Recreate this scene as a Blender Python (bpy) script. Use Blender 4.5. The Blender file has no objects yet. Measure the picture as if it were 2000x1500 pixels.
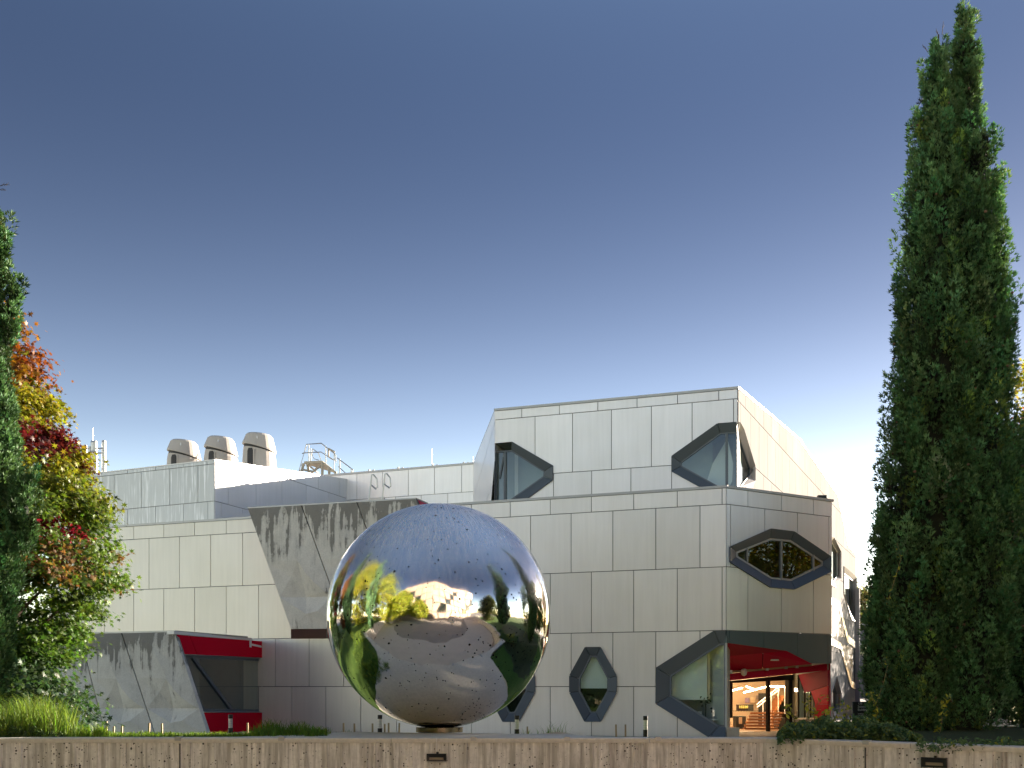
import bpy, bmesh, math, random
import numpy as np
from mathutils import Vector, Matrix

random.seed(7)
rng = np.random.default_rng(7)
SC = bpy.context.scene
COL = SC.collection

# ------------------------------------------------------------------ camera
FPX, CU, HV, CZ = 1950.0, 1000.0, 1341.0, 1.65      # focal length in photo pixels, principal column, horizon row, eye height
cam_d = bpy.data.cameras.new('camera'); cam = bpy.data.objects.new('camera', cam_d); COL.objects.link(cam)
cam.location = (0, 0, CZ); cam.rotation_euler = (math.pi/2, 0, 0)
cam_d.sensor_width = 36; cam_d.lens = 36*FPX/2000; cam_d.shift_y = (HV-750)/2000
cam_d.clip_start = .1; cam_d.clip_end = 3000
SC.camera = cam

# ------------------------------------------------------------------ world and sun
SUN_AZ, SUN_EL = math.radians(51), math.radians(12.5)    # azimuth clockwise from +Y
W = bpy.data.worlds.new('World'); SC.world = W; W.use_nodes = True
wn, wl = W.node_tree.nodes, W.node_tree.links
bg = wn['Background']
sky = wn.new('ShaderNodeTexSky'); sky.sky_type = 'NISHITA'; sky.sun_disc = False
sky.sun_elevation = SUN_EL; sky.sun_rotation = SUN_AZ
sky.air_density = 1.0; sky.dust_density = 0.25; sky.ozone_density = 1.0
tc = wn.new('ShaderNodeTexCoord'); sx = wn.new('ShaderNodeSeparateXYZ')
wl.new(tc.outputs['Generated'], sx.inputs[0])
rp = wn.new('ShaderNodeValToRGB'); wl.new(sx.outputs['Z'], rp.inputs[0])
rp.color_ramp.interpolation = 'B_SPLINE'
el = rp.color_ramp.elements
stops = [(0, .46, .43, .415), (.10, .39, .358, .35), (.17, .232, .208, .206), (.24, .134, .121, .133), (.34, .074, .0685, .081), (.45, .046, .0455, .058), (.57, .043, .045, .059), (.78, .12, .122, .134), (1, .21, .215, .23)]
for i, (p, r_, g_, b_) in enumerate(stops):
    q = el[i] if i < 2 else el.new(p)
    q.position = p; q.color = (r_, g_, b_, 1)
mx = wn.new('ShaderNodeMix'); mx.data_type = 'RGBA'; mx.blend_type = 'MULTIPLY'; mx.inputs[0].default_value = 1
wl.new(sky.outputs[0], mx.inputs[6]); wl.new(rp.outputs[0], mx.inputs[7])
wl.new(mx.outputs[2], bg.inputs['Color'])
bg.inputs['Strength'].default_value = 0.15
sd = bpy.data.lights.new('sun', 'SUN'); sun = bpy.data.objects.new('sun', sd); COL.objects.link(sun)
sd.energy = 2.35; sd.angle = math.radians(.5); sd.color = (1, .85, .69)
sdir = Vector((math.sin(SUN_AZ)*math.cos(SUN_EL), math.cos(SUN_AZ)*math.cos(SUN_EL), math.sin(SUN_EL)))
sun.rotation_euler = sdir.to_track_quat('Z', 'Y').to_euler()
VS = SC.view_settings
VS.view_transform = 'Standard'; VS.look = 'None'; VS.gamma = 1; VS.use_curve_mapping = False
VS.exposure = 3.4
SC.cycles.use_denoising = True
SC.cycles.max_bounces = 8; SC.cycles.transparent_max_bounces = 12
SC.cycles.caustics_reflective = False; SC.cycles.caustics_refractive = False
SC.cycles.sample_clamp_indirect = 6

# ------------------------------------------------------------------ materials
class NT:
    def __init__(s, name):
        s.m = bpy.data.materials.new(name); s.m.use_nodes = True
        s.n = s.m.node_tree.nodes; s.l = s.m.node_tree.links
        s.b = s.n['Principled BSDF']; s.out = s.n['Material Output']
    def new(s, t, **k):
        o = s.n.new(t)
        for a, v in k.items(): setattr(o, a, v)
        return o
    def coord(s, scale=(1, 1, 1), kind='Object'):
        t = s.new('ShaderNodeTexCoord'); mp = s.new('ShaderNodeMapping')
        s.l.new(t.outputs[kind], mp.inputs[0]); mp.inputs['Scale'].default_value = scale
        return mp.outputs[0]
    def noise(s, vec, scale, detail=4, rough=.55, dist=0):
        n = s.new('ShaderNodeTexNoise'); s.l.new(vec, n.inputs['Vector'])
        n.inputs['Scale'].default_value = scale; n.inputs['Detail'].default_value = detail
        n.inputs['Roughness'].default_value = rough; n.inputs['Distortion'].default_value = dist
        return n.outputs['Fac']
    def ramp(s, fac, stops):
        r = s.new('ShaderNodeValToRGB'); s.l.new(fac, r.inputs[0]); e = r.color_ramp.elements
        for i, (p, c) in enumerate(stops):
            c = (c, c, c) if isinstance(c, (int, float)) else c
            if i < 2: e[i].position = p
            q = e[i] if i < 2 else e.new(p)
            q.color = (*c, 1)
        return r.outputs[0]
    def mix(s, fac, a, b, mode='MIX'):
        m = s.new('ShaderNodeMix', data_type='RGBA', blend_type=mode)
        for i, v in ((0, fac), (6, a), (7, b)):
            if isinstance(v, (int, float)): m.inputs[i].default_value = v if i == 0 else (v, v, v, 1)
            elif isinstance(v, tuple): m.inputs[i].default_value = (*v, 1)
            else: s.l.new(v, m.inputs[i])
        return m.outputs[2]
    def math(s, op, a, b=0., c=None):
        m = s.new('ShaderNodeMath', operation=op)
        for i, v in enumerate((a, b) if c is None else (a, b, c)):
            if isinstance(v, (int, float)): m.inputs[i].default_value = v
            else: s.l.new(v, m.inputs[i])
        return m.outputs[0]
    def bump(s, h, strength, dist=.01):
        b = s.new('ShaderNodeBump'); s.l.new(h, b.inputs['Height'])
        b.inputs['Strength'].default_value = strength; b.inputs['Distance'].default_value = dist
        s.l.new(b.outputs[0], s.b.inputs['Normal'])
    def set(s, color=None, rough=None, metal=None, spec=None):
        for k, v in (('Base Color', color), ('Roughness', rough), ('Metallic', metal), ('Specular IOR Level', spec)):
            if v is None: continue
            if isinstance(v, tuple): s.b.inputs[k].default_value = (*v, 1)
            elif isinstance(v, (int, float)): s.b.inputs[k].default_value = v
            else: s.l.new(v, s.b.inputs[k])
        return s.m

def plain(name, col, rough=.6, metal=0, var=.12, scale=3., spec=.5):
    t = NT(name); c = t.coord(kind='Object')
    f = t.noise(c, scale, 5)
    a = tuple(x*(1-var) for x in col); b = tuple(min(1, x*(1+var)) for x in col)
    return t.set(t.mix(f, a, b), rough, metal, spec)

def panel_mat(name, col, rough=.3, metal=.35, streak=.085, white=0, coat=.25, spec=.5):
    """pearly metal cladding: soft gloss, faint rain streaks, tone drifting from sheet to sheet"""
    t = NT(name)
    g = t.new('ShaderNodeNewGeometry'); sc = t.new('ShaderNodeMapping'); t.l.new(g.outputs['Position'], sc.inputs[0])
    sc.inputs['Scale'].default_value = (1, 1, .06)
    st = t.noise(sc.outputs[0], 7, 4, .6)
    oi = t.new('ShaderNodeObjectInfo')
    c = t.mix(oi.outputs['Random'], tuple(x*.925 for x in col), tuple(min(1, x*1.035) for x in col))
    c = t.mix(1.0, c, t.ramp(st, [(.25, 1-streak), (.75, 1+0*streak)]), 'MULTIPLY')
    big = t.noise(g.outputs['Position'], .35, 2)
    c = t.mix(1.0, c, t.ramp(big, [(.3, (.93, .925, .90)), (.7, (1, 1, 1))]), 'MULTIPLY')
    if white:
        s2 = t.new('ShaderNodeMapping'); t.l.new(g.outputs['Position'], s2.inputs[0]); s2.inputs['Scale'].default_value = (1, 1, .05)
        w = t.noise(s2.outputs[0], 9, 3, .7)
        c = t.mix(t.ramp(w, [(.53, 0.), (.66, white)]), c, (.86, .87, .9))
    wv = t.noise(g.outputs['Position'], .9, 2)
    t.bump(wv, .35, .02)
    t.set(c, rough, metal, spec)
    t.b.inputs['Coat Weight'].default_value = coat; t.b.inputs['Coat Roughness'].default_value = .16
    return t.m

def concrete_mat(name, col, stain=0., ztop=0, depth=1.2, warm=0, pits=0, boards=0):
    t = NT(name)
    g = t.new('ShaderNodeNewGeometry'); P = g.outputs['Position']
    n1 = t.noise(P, 1.6, 6, .6); n2 = t.noise(P, 22, 4, .6)
    c = t.mix(n1, tuple(x*.78 for x in col), tuple(x*1.16 for x in col))
    c = t.mix(1.0, c, t.ramp(n2, [(.3, .86), (.7, 1.06)]), 'MULTIPLY')
    mp = t.new('ShaderNodeMapping'); t.l.new(P, mp.inputs[0]); mp.inputs['Scale'].default_value = (1, 1, .07)
    if stain:
        sx = t.new('ShaderNodeSeparateXYZ'); t.l.new(P, sx.inputs[0])
        s = t.noise(mp.outputs[0], 3.6, 6, .68)
        s2 = t.noise(P, 1.1, 4, .6)
        grad = t.math('MULTIPLY', t.math('SUBTRACT', sx.outputs[2], ztop-depth), 1/depth)
        grad = t.math('MAXIMUM', grad, -.35)
        v = t.math('ADD', t.math('MULTIPLY', s, 1.15), t.math('MULTIPLY', grad, .24))
        v = t.math('ADD', v, t.math('MULTIPLY', s2, .62))
        k = t.ramp(v, [(.86, 0.), (1.04, stain*.26), (1.28, stain*.8)])
        c = t.mix(k, c, (.055, .052, .047))
    if boards:
        s = t.noise(mp.outputs[0], 15, 5, .65)
        c = t.mix(t.ramp(s, [(.45, 0.), (.62, 1.)]), c, tuple(x*.56 for x in (col[0], col[1]*.98, col[2]*.94)))
        s = t.noise(mp.outputs[0], 31, 3, .6)
        c = t.mix(1.0, c, t.ramp(s, [(.3, .78), (.7, 1.14)]), 'MULTIPLY')
    if pits:
        v = t.new('ShaderNodeTexVoronoi'); t.l.new(P, v.inputs['Vector']); v.inputs['Scale'].default_value = 34
        sp = t.new('ShaderNodeSeparateColor'); t.l.new(v.outputs['Color'], sp.inputs[0])
        rad = t.math('MULTIPLY', t.math('MULTIPLY', sp.outputs[0], sp.outputs[0]), .46)
        dens = t.ramp(t.noise(P, 3.2, 3), [(.42, .35), (.60, 1.)])
        m = t.math('LESS_THAN', v.outputs['Distance'], t.math('MULTIPLY', rad, dens))
        c = t.mix(t.math('MULTIPLY', m, pits), c, (.03, .026, .022))
        t.bump(t.math('SUBTRACT', n2, t.math('MULTIPLY', m, 1.5)), .5, .004)
    else:
        t.bump(n2, .35, .004)
    return t.set(c, .82, 0, .3)

def glass_mat(name, tint=(.75, .85, .84), gloss=.10, rough=.02, refl=(.9, .95, .95)):
    t = NT(name); t.n.remove(t.b)
    tr = t.new('ShaderNodeBsdfTransparent'); tr.inputs[0].default_value = (*tint, 1)
    gl = t.new('ShaderNodeBsdfGlossy'); gl.inputs['Roughness'].default_value = rough; gl.inputs['Color'].default_value = (*refl, 1)
    g = t.new('ShaderNodeNewGeometry'); dp = t.new('ShaderNodeVectorMath', operation='DOT_PRODUCT')
    t.l.new(g.outputs['Normal'], dp.inputs[0]); t.l.new(g.outputs['Incoming'], dp.inputs[1])
    c = t.math('SUBTRACT', 1., t.math('ABSOLUTE', dp.outputs['Value']))
    f = t.math('ADD', t.math('MULTIPLY', t.math('POWER', c, 5.), .9), .05+gloss)
    ms = t.new('ShaderNodeMixShader'); t.l.new(f, ms.inputs[0]); t.l.new(tr.outputs[0], ms.inputs[1]); t.l.new(gl.outputs[0], ms.inputs[2])
    t.l.new(ms.outputs[0], t.out.inputs['Surface'])
    return t.m

def leaf_mat(name, rough=.55, trans=.35, gain=1.0):
    t = NT(name); t.n.remove(t.b)
    a = t.new('ShaderNodeAttribute', attribute_name='Col')
    g = t.new('ShaderNodeNewGeometry')
    n = t.noise(g.outputs['Position'], 14, 2)
    c = t.mix(1.0, a.outputs['Color'], t.ramp(n, [(.3, .75*gain), (.7, 1.2*gain)]), 'MULTIPLY')
    d = t.new('ShaderNodeBsdfDiffuse'); tl = t.new('ShaderNodeBsdfTranslucent'); gl = t.new('ShaderNodeBsdfGlossy')
    gl.inputs['Roughness'].default_value = rough; gl.inputs['Color'].default_value = (.8, .85, .8, 1)
    t.l.new(c, d.inputs[0]); t.l.new(t.mix(1.0, c, (1.25, 1.3, .7), 'MULTIPLY'), tl.inputs[0])
    m1 = t.new('ShaderNodeMixShader'); m1.inputs[0].default_value = trans
    t.l.new(d.outputs[0], m1.inputs[1]); t.l.new(tl.outputs[0], m1.inputs[2])
    m2 = t.new('ShaderNodeMixShader'); m2.inputs[0].default_value = .025
    t.l.new(m1.outputs[0], m2.inputs[1]); t.l.new(gl.outputs[0], m2.inputs[2])
    t.l.new(m2.outputs[0], t.out.inputs['Surface'])
    return t.m

def emit_mat(name, col, s):
    t = NT(name); t.set(col, .5)
    t.b.inputs['Emission Color'].default_value = (*col, 1); t.b.inputs['Emission Strength'].default_value = s
    return t.m

M = {}
M['panel_warm'] = panel_mat('pale_pearl_cladding', (.88, .85, .845), rough=.36, metal=.2)
M['panel_upper'] = panel_mat('pale_grey_cladding', (.86, .85, .87), rough=.4, metal=.35)
M['panel_entry'] = panel_mat('entry_cladding', (.87, .86, .82), rough=.32, metal=.35)
M['panel_beige_sheen'] = panel_mat('beige_sheen_cladding', (.82, .785, .72), rough=.4, metal=.15)
M['panel_white'] = panel_mat('white_cladding', (.80, .81, .83), rough=.4, metal=.1)
M['panel_drip'] = panel_mat('drip_streaked_white_cladding', (.58, .60, .62), rough=.4, metal=.15, white=.85)
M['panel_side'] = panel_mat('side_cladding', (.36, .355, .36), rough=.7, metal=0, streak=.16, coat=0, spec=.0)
M['coping'] = plain('coping_metal', (.40, .405, .41), .45, .4)
M['joint'] = plain('joint_backing', (.075, .074, .073), .8)
M['frame'] = plain('slate_window_frame', (.095, .115, .135), .5, .0, .06, 1.2, .35)
M['frame_grey'] = plain('grey_window_frame', (.42, .40, .385), .4, .2, .06, 1.2)
M['frame_side'] = plain('pale_inner_frame', (.13, .155, .18), .5, .0, .05, 3, .3)
M['teal'] = plain('teal_grey_fascia', (.085, .12, .125), .4, .1, .06, 1.0)
M['glass'] = glass_mat('window_glass', (.82, .90, .89), .04)
M['glass_dark'] = glass_mat('dark_window_glass', (.34, .43, .42), .045)
M['glass_door'] = glass_mat('door_glass', (.92, .92, .9), .03)
M['glass_office'] = glass_mat('office_window_glass', (.66, .80, .84), .09)
M['room_office'] = plain('office_sky_reflection', (.20, .27, .30), .8)  # room walls tinted teal to stand for sky mirrored in the bay glass
M['flank_pane'] = plain('dull_flank_glass', (.13, .135, .14), .5, 0, .35, .5, .12)
M['blind'] = plain('pale_blind', (.74, .78, .74), .8, 0, .06)
M['curtain'] = plain('grey_green_curtain', (.36, .45, .43), .8, 0, .15, 1.5)
M['room'] = plain('room_wall', (.42, .43, .41), .8)
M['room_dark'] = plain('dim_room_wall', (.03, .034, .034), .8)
M['room_warm'] = plain('warm_lobby_wall', (.62, .50, .36), .7)
M['red'] = plain('crimson_panel', (.52, .002, .045), .42, .0, .06, .8, .2)
M['red2'] = plain('bright_red_panel', (.60, .003, .026), .5, .0, .06, .8, .05)
M['rose'] = plain('rose_panel', (.34, .016, .045), .55, .0, .06, .8, .05)
M['soffit'] = plain('rust_soffit', (.20, .085, .06), .6)
M['black'] = plain('black_metal', (.012, .013, .015), .4, .3)
M['white'] = plain('white_metal', (.78, .78, .78), .45, .1, .05)
M['galv'] = plain('galvanised_steel', (.50, .50, .49), .38, .75, .12, 6)
M['galv_warm'] = plain('weathered_platform_steel', (.42, .38, .31), .6, .3, .3, 6)
M['vent'] = plain('vent_beige_plastic', (.50, .46, .42), .55, 0, .05)
M['vent_dark'] = plain('vent_dark_opening', (.04, .04, .042), .7)
M['conc_hi'] = concrete_mat('stained_grey_concrete_upper', (.72, .69, .63), .88, 8.85, 1.9)
M['conc_lo'] = concrete_mat('stained_grey_concrete_lower', (.66, .65, .61), .85, 3.6, 1.25)
M['conc_wall'] = concrete_mat('board_marked_concrete', (.82, .79, .74), 0, pits=.95, boards=1)
M['conc_cap'] = concrete_mat('pale_concrete_top', (.66, .62, .54), .0)
M['roof'] = plain('roof_sheet', (.3, .3, .3), .7)

# ------------------------------------------------------------------ object helpers
def link(name, mesh, mat=None, parent=None, label=None, kind=None):
    o = bpy.data.objects.new(name, mesh); COL.objects.link(o)
    if mat is not None and not mesh.materials: mesh.materials.append(mat)
    if parent is not None: o.parent = parent
    if label: o['label'] = label
    if kind: o['kind'] = kind
    return o
def thing(name, label, cat, group=None, loc=(0, 0, 0)):
    o = bpy.data.objects.new(name, None); COL.objects.link(o); o.location = loc
    o.empty_display_size = .3
    o['label'] = label; o['category'] = cat
    if group: o['group'] = group
    return o
def tag(o, label, cat, group=None):
    o['label'] = label; o['category'] = cat
    if group: o['group'] = group
    return o
def mesh_of(name, V, Fs, smooth=False):
    m = bpy.data.meshes.new(name); m.from_pydata([tuple(v) for v in V], [], Fs); m.update()
    if smooth: m.polygons.foreach_set('use_smooth', [True]*len(m.polygons))
    return m
class MB:
    """collects simple solids and links them as one mesh"""
    def __init__(s): s.V = []; s.F = []
    def add(s, V, Fs):
        b = len(s.V); s.V += [tuple(v) for v in V]; s.F += [[b+i for i in f] for f in Fs]; return s
    def box(s, x0, x1, y0, y1, z0, z1):
        return s.add([(x0,y0,z0),(x1,y0,z0),(x1,y1,z0),(x0,y1,z0),(x0,y0,z1),(x1,y0,z1),(x1,y1,z1),(x0,y1,z1)],
                     [(0,3,2,1),(4,5,6,7),(0,1,5,4),(1,2,6,5),(2,3,7,6),(3,0,4,7)])
    def prism(s, poly, vec):
        n = len(poly); P = [Vector(p) for p in poly]; vec = Vector(vec)
        return s.add(P+[p+vec for p in P], [list(range(n))[::-1], list(range(n, 2*n))] + [(i, (i+1) % n, n+(i+1) % n, n+i) for i in range(n)])
    def tube(s, pts, r, seg=6, r2=None):
        P = [Vector(p) for p in pts]; n = len(P); b = len(s.V)
        for i, p in enumerate(P):
            d = (P[min(i+1, n-1)]-P[max(i-1, 0)]).normalized()
            a = d.cross(Vector((0, 0, 1)) if abs(d.z) < .9 else Vector((1, 0, 0))).normalized(); c = d.cross(a)
            rr = r if r2 is None else r+(r2-r)*i/(n-1)
            for k in range(seg):
                t = 2*math.pi*k/seg; s.V.append(tuple(p+a*rr*math.cos(t)+c*rr*math.sin(t)))
        for i in range(n-1):
            for k in range(seg):
                k2 = (k+1) % seg
                s.F.append([b+i*seg+k, b+i*seg+k2, b+(i+1)*seg+k2, b+(i+1)*seg+k])
        s.F.append([b+k for k in range(seg)][::-1]); s.F.append([b+(n-1)*seg+k for k in range(seg)])
        return s
    def lathe(s, prof, seg=24, cx=0, cy=0, cap=True, shear=None):
        b = len(s.V)
        for (r, z) in prof:
            for k in range(seg):
                t = 2*math.pi*k/seg; x, y = cx+r*math.cos(t), cy+r*math.sin(t)
                s.V.append((x, y, z+(shear(x-cx, y-cy, z) if shear else 0)))
        for i in range(len(prof)-1):
            for k in range(seg):
                k2 = (k+1) % seg; s.F.append([b+i*seg+k, b+i*seg+k2, b+(i+1)*seg+k2, b+(i+1)*seg+k])
        if cap:
            s.F.append([b+k for k in range(seg)][::-1]); e = b+(len(prof)-1)*seg; s.F.append([e+k for k in range(seg)])
        return s
    def build(s, name, mat, parent=None, label=None, kind=None, smooth=False):
        return link(name, mesh_of(name, s.V, s.F, smooth), mat, parent, label, kind)

def at(u, v, Y):
    return Vector(((u-CU)*Y/FPX, Y, CZ+(HV-v)*Y/FPX))

# vertical wall planes seen in plan
class Plane:
    def __init__(s, x, y, dx, dy):
        L = math.hypot(dx, dy); s.x, s.y, s.dx, s.dy = x, y, dx/L, dy/L
        s.nx, s.ny = s.dy, -s.dx
        if s.nx*(0-x)+s.ny*(0-y) < 0: s.nx, s.ny = -s.nx, -s.ny
    def t(s, u, off=0):
        a = (u-CU)/FPX; x, y = s.x+s.nx*off, s.y+s.ny*off
        return (a*y-x)/(s.dx-a*s.dy)
    def uv(s, u, v, off=0):
        t = s.t(u, off); Y = s.y+s.ny*off+s.dy*t
        return (t, CZ+(HV-v)*Y/FPX)
    def p(s, t, z, off=0):
        return Vector((s.x+s.dx*t+s.nx*off, s.y+s.dy*t+s.ny*off, z))
    def puv(s, u, v, off=0):
        t, z = s.uv(u, v, off); return s.p(t, z, off)

# convex polygon clipping with edge flags; a polygon is a list of (t, z, flag of the edge that starts here)
def clip(poly, a, b, left=True, flag=False):
    out = []; n = len(poly)
    def side(p):
        v = (b[0]-a[0])*(p[1]-a[1])-(b[1]-a[1])*(p[0]-a[0]); return v if left else -v
    for i in range(n):
        p, q = poly[i], poly[(i+1) % n]; sp, sq = side(p), side(q)
        if sp >= 0:
            if sq >= 0: out.append(p)
            else:
                k = sp/(sp-sq); out.append(p); out.append((p[0]+(q[0]-p[0])*k, p[1]+(q[1]-p[1])*k, flag))
        elif sq >= 0:
            k = sp/(sp-sq); out.append((p[0]+(q[0]-p[0])*k, p[1]+(q[1]-p[1])*k, p[2]))
    return out
def area(poly):
    return .5*sum(poly[i][0]*poly[(i+1) % len(poly)][1]-poly[(i+1) % len(poly)][0]*poly[i][1] for i in range(len(poly)))
def ccw(pts):
    return pts if area([(p[0], p[1], 0) for p in pts]) > 0 else pts[::-1]
def subtract(poly, hole):
    hole = ccw(hole)
    if max(p[0] for p in poly) < min(h[0] for h in hole) or min(p[0] for p in poly) > max(h[0] for h in hole) or \
       max(p[1] for p in poly) < min(h[1] for h in hole) or min(p[1] for p in poly) > max(h[1] for h in hole): return [poly]
    rem = poly; out = []
    for i in range(len(hole)):
        a, b = hole[i], hole[(i+1) % len(hole)]
        o = clip(rem, a, b, False)
        if len(o) > 2 and abs(area(o)) > 1e-4: out.append(o)
        rem = clip(rem, a, b, True)
        if len(rem) < 3: break
    return out
def cut_poly(poly, holes):
    ps = [poly]
    for h in holes: ps = [q for p in ps for q in subtract(p, h)]
    return ps
def pieces_mesh(name, pl, pieces, off, thick):
    mb = MB()
    for pc in pieces:
        n = len(pc)
        mb.add([pl.p(q[0], q[1], off+thick) for q in pc], [list(range(n))])
        if thick:
            for i in range(n):
                if pc[i][2]:
                    a, b = pc[i], pc[(i+1) % n]
                    mb.add([pl.p(a[0], a[1], off+thick), pl.p(b[0], b[1], off+thick), pl.p(b[0], b[1], off), pl.p(a[0], a[1], off)], [(0, 1, 2, 3)])
    return mesh_of(name, mb.V, mb.F)

GAP = .026
def facade(pl, outline, rows, holes, mat, parent, backing=True, thick=.035):
    """outline: convex (t,z) polygon. rows: (z0, z1, [joint t values], material or None)."""
    outl = ccw(outline)
    holes = [ccw(h) for h in holes]
    tmin, tmax = min(p[0] for p in outl), max(p[0] for p in outl)
    for row in rows:
        z0, z1, js = row[:3]; m = row[3] if len(row) > 3 else mat
        js = [tmin-5]+sorted(j for j in js if tmin+.12 < j < tmax-.12)+[tmax+5]
        for a, b in zip(js[:-1], js[1:]):
            g = GAP/2
            poly = [(a+g, z0+g, True), (b-g, z0+g, True), (b-g, z1-g, True), (a+g, z1-g, True)]
            for i in range(len(outl)):
                poly = clip(poly, outl[i], outl[(i+1) % len(outl)], True, True)
                if len(poly) < 3: break
            if len(poly) < 3 or abs(area(poly)) < .02: continue
            pcs = cut_poly(poly, holes)
            if sum(abs(area(p)) for p in pcs) < .02: continue
            link('cladding_panel', pieces_mesh('cladding_panel', pl, pcs, 0, thick), m, parent)
    if backing:
        pcs = cut_poly([(p[0], p[1], False) for p in outl], holes)
        link('wall', pieces_mesh('wall', pl, pcs, -.004, 0), M['joint'], parent)

def coping(pl, pts, parent, h=.09, depth=.45, over=.07, mat=None):
    """metal cap along the top edge, pts = (t, z) polyline"""
    mb = MB()
    for (a, za), (b, zb) in zip(pts[:-1], pts[1:]):
        P = [pl.p(a, za, over), pl.p(b, zb, over), pl.p(b, zb, -depth), pl.p(a, za, -depth)]
        mb.add([p+Vector((0, 0, k)) for k in (.0, h) for p in P],
               [(0, 3, 2, 1), (4, 5, 6, 7), (0, 1, 5, 4), (1, 2, 6, 5), (2, 3, 7, 6), (3, 0, 4, 7)])
    return mb.build('coping', mat or M['coping'], parent)

def collar(pl, outer, inner, closed, root, mat, proud=.10, rec=-.14, gap=.010, name='frame_panel'):
    n = len(outer); rngi = range(n if closed else n-1)
    for i in rngi:
        j = (i+1) % n
        A, B = Vector(outer[i]), Vector(outer[j]); C, D = Vector(inner[j]), Vector(inner[i])
        e = (B-A).normalized(); A2, B2 = A+e*gap, B-e*gap; e2 = (C-D).normalized(); D2, C2 = D+e2*gap, C-e2*gap
        P = [pl.p(*A2, proud), pl.p(*B2, proud), pl.p(*C2, rec+.03), pl.p(*D2, rec+.03),
             pl.p(*A2, 0), pl.p(*B2, 0), pl.p(*C2, rec-.05), pl.p(*D2, rec-.05)]
        link(name, mesh_of(name, P, [(0, 1, 2, 3), (1, 0, 4, 5), (3, 2, 6, 7), (0, 3, 7, 4), (2, 1, 5, 6)]), mat, root)
def shrink(poly, d):
    """inset a convex polygon by d"""
    poly = ccw(poly); n = len(poly); out = []
    for i in range(n):
        p0, p1, p2 = Vector(poly[i-1]), Vector(poly[i]), Vector(poly[(i+1) % n])
        e1, e2 = (p1-p0).normalized(), (p2-p1).normalized()
        n1, n2 = Vector((-e1.y, e1.x)), Vector((-e2.y, e2.x))
        b = (n1+n2); k = d/max(.25, b.dot(n1)); out.append(p1+b*k)
    return [(p.x, p.y) for p in out]
def flat(pl, poly, off, thick=0):
    n = len(poly)
    if not thick: return mesh_of('sheet', [pl.p(p[0], p[1], off) for p in poly], [list(range(n))])
    mb = MB(); mb.prism([pl.p(p[0], p[1], off) for p in poly], Vector((pl.nx, pl.ny, 0))*thick)
    return mesh_of('sheet', mb.V, mb.F)
def window(pl, outer_uv, inner_uv, parent, mat=None, closed=True, blind=None, room='room', glass='glass', mull=(), name='window',
           inner_mat=None, depth=1.6, label=None, bar=.05, proud=.10, root=None, collars=True):
    outer = [pl.uv(*q) for q in outer_uv]; inner = [pl.uv(*q, -.1) for q in inner_uv]
    rec = -.14
    ring_in = shrink(inner, bar); ring_out = ccw(inner)
    n = len(ring_out); mb = MB()
    for i in range(n):
        j = (i+1) % n
        P = [pl.p(*ring_out[i], rec+.02), pl.p(*ring_out[j], rec+.02), pl.p(*ring_in[j], rec+.02), pl.p(*ring_in[i], rec+.02), pl.p(*ring_in[j], rec-.07), pl.p(*ring_in[i], rec-.07)]
        mb.add(P, [(0, 1, 2, 3), (3, 2, 4, 5)])
    for (u1, v1, u2, v2, w) in mull:
        a, b = pl.puv(u1, v1, rec), pl.puv(u2, v2, rec); d = (b-a).normalized()
        s = Vector((pl.dx, pl.dy, 0)); s = (s-d*s.dot(d)).normalized()*w/2; k = Vector((pl.nx, pl.ny, 0))*.05
        mb.add([a-s-k, b-s-k, b+s-k, a+s-k, a-s+k, b-s+k, b+s+k, a+s+k], [(0, 3, 2, 1), (4, 5, 6, 7), (0, 1, 5, 4), (1, 2, 6, 5), (2, 3, 7, 6), (3, 0, 4, 7)])
    if root is None:
        root = mb.build(name, inner_mat or M['frame_side'], parent, label)
    else: mb.build('inner_frame', inner_mat or M['frame_side'], root)
    if collars: collar(pl, outer, inner, closed, root, mat or M['frame'], proud, rec)
    link('pane', flat(pl, ring_in, rec-.02), M[glass], root)
    if blind:
        for bl in blind:      # (material, polygon uv, offset)
            link('blind', flat(pl, [pl.uv(*q, bl[2]) for q in bl[1]], bl[2]), M[bl[0]], root)
    if room:
        mb = MB(); c = ccw(outer); a = [pl.p(*q, -.10) for q in c]; b = [pl.p(*q, -depth) for q in c]; n = len(c)
        mb.add(a+b, [tuple(range(n, 2*n))]+[(i, (i+1) % n, n+(i+1) % n, n+i) for i in range(n)])
        mb.build('room', M[room], root)
    return root

# ------------------------------------------------------------------ foliage helpers (numpy)
def np_mesh(name, V, loops, m):
    """V (N,3); loops (K,m) vertex indices of m-gons"""
    me = bpy.data.meshes.new(name); K = len(loops)
    me.vertices.add(len(V)); me.vertices.foreach_set('co', np.ascontiguousarray(V, dtype=np.float32).ravel())
    me.loops.add(K*m); me.loops.foreach_set('vertex_index', loops.astype(np.int32).ravel())
    me.polygons.add(K); me.polygons.foreach_set('loop_start', np.arange(0, K*m, m, dtype=np.int32))
    try: me.polygons.foreach_set('loop_total', np.full(K, m, dtype=np.int32))
    except Exception: pass
    me.update(calc_edges=True); me.validate()
    return me
def frames(nrm, roll=None):
    nrm = nrm/np.linalg.norm(nrm, axis=1, keepdims=True)
    ref = np.where(np.abs(nrm[:, 2:3]) < .95, np.array([[0, 0, 1.]]), np.array([[1., 0, 0]]))
    a = np.cross(ref, nrm); a /= np.linalg.norm(a, axis=1, keepdims=True); b = np.cross(nrm, a)
    if roll is None: roll = rng.uniform(0, 2*np.pi, len(nrm))
    c, s = np.cos(roll)[:, None], np.sin(roll)[:, None]
    return a*c+b*s, -a*s+b*c, nrm
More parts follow.
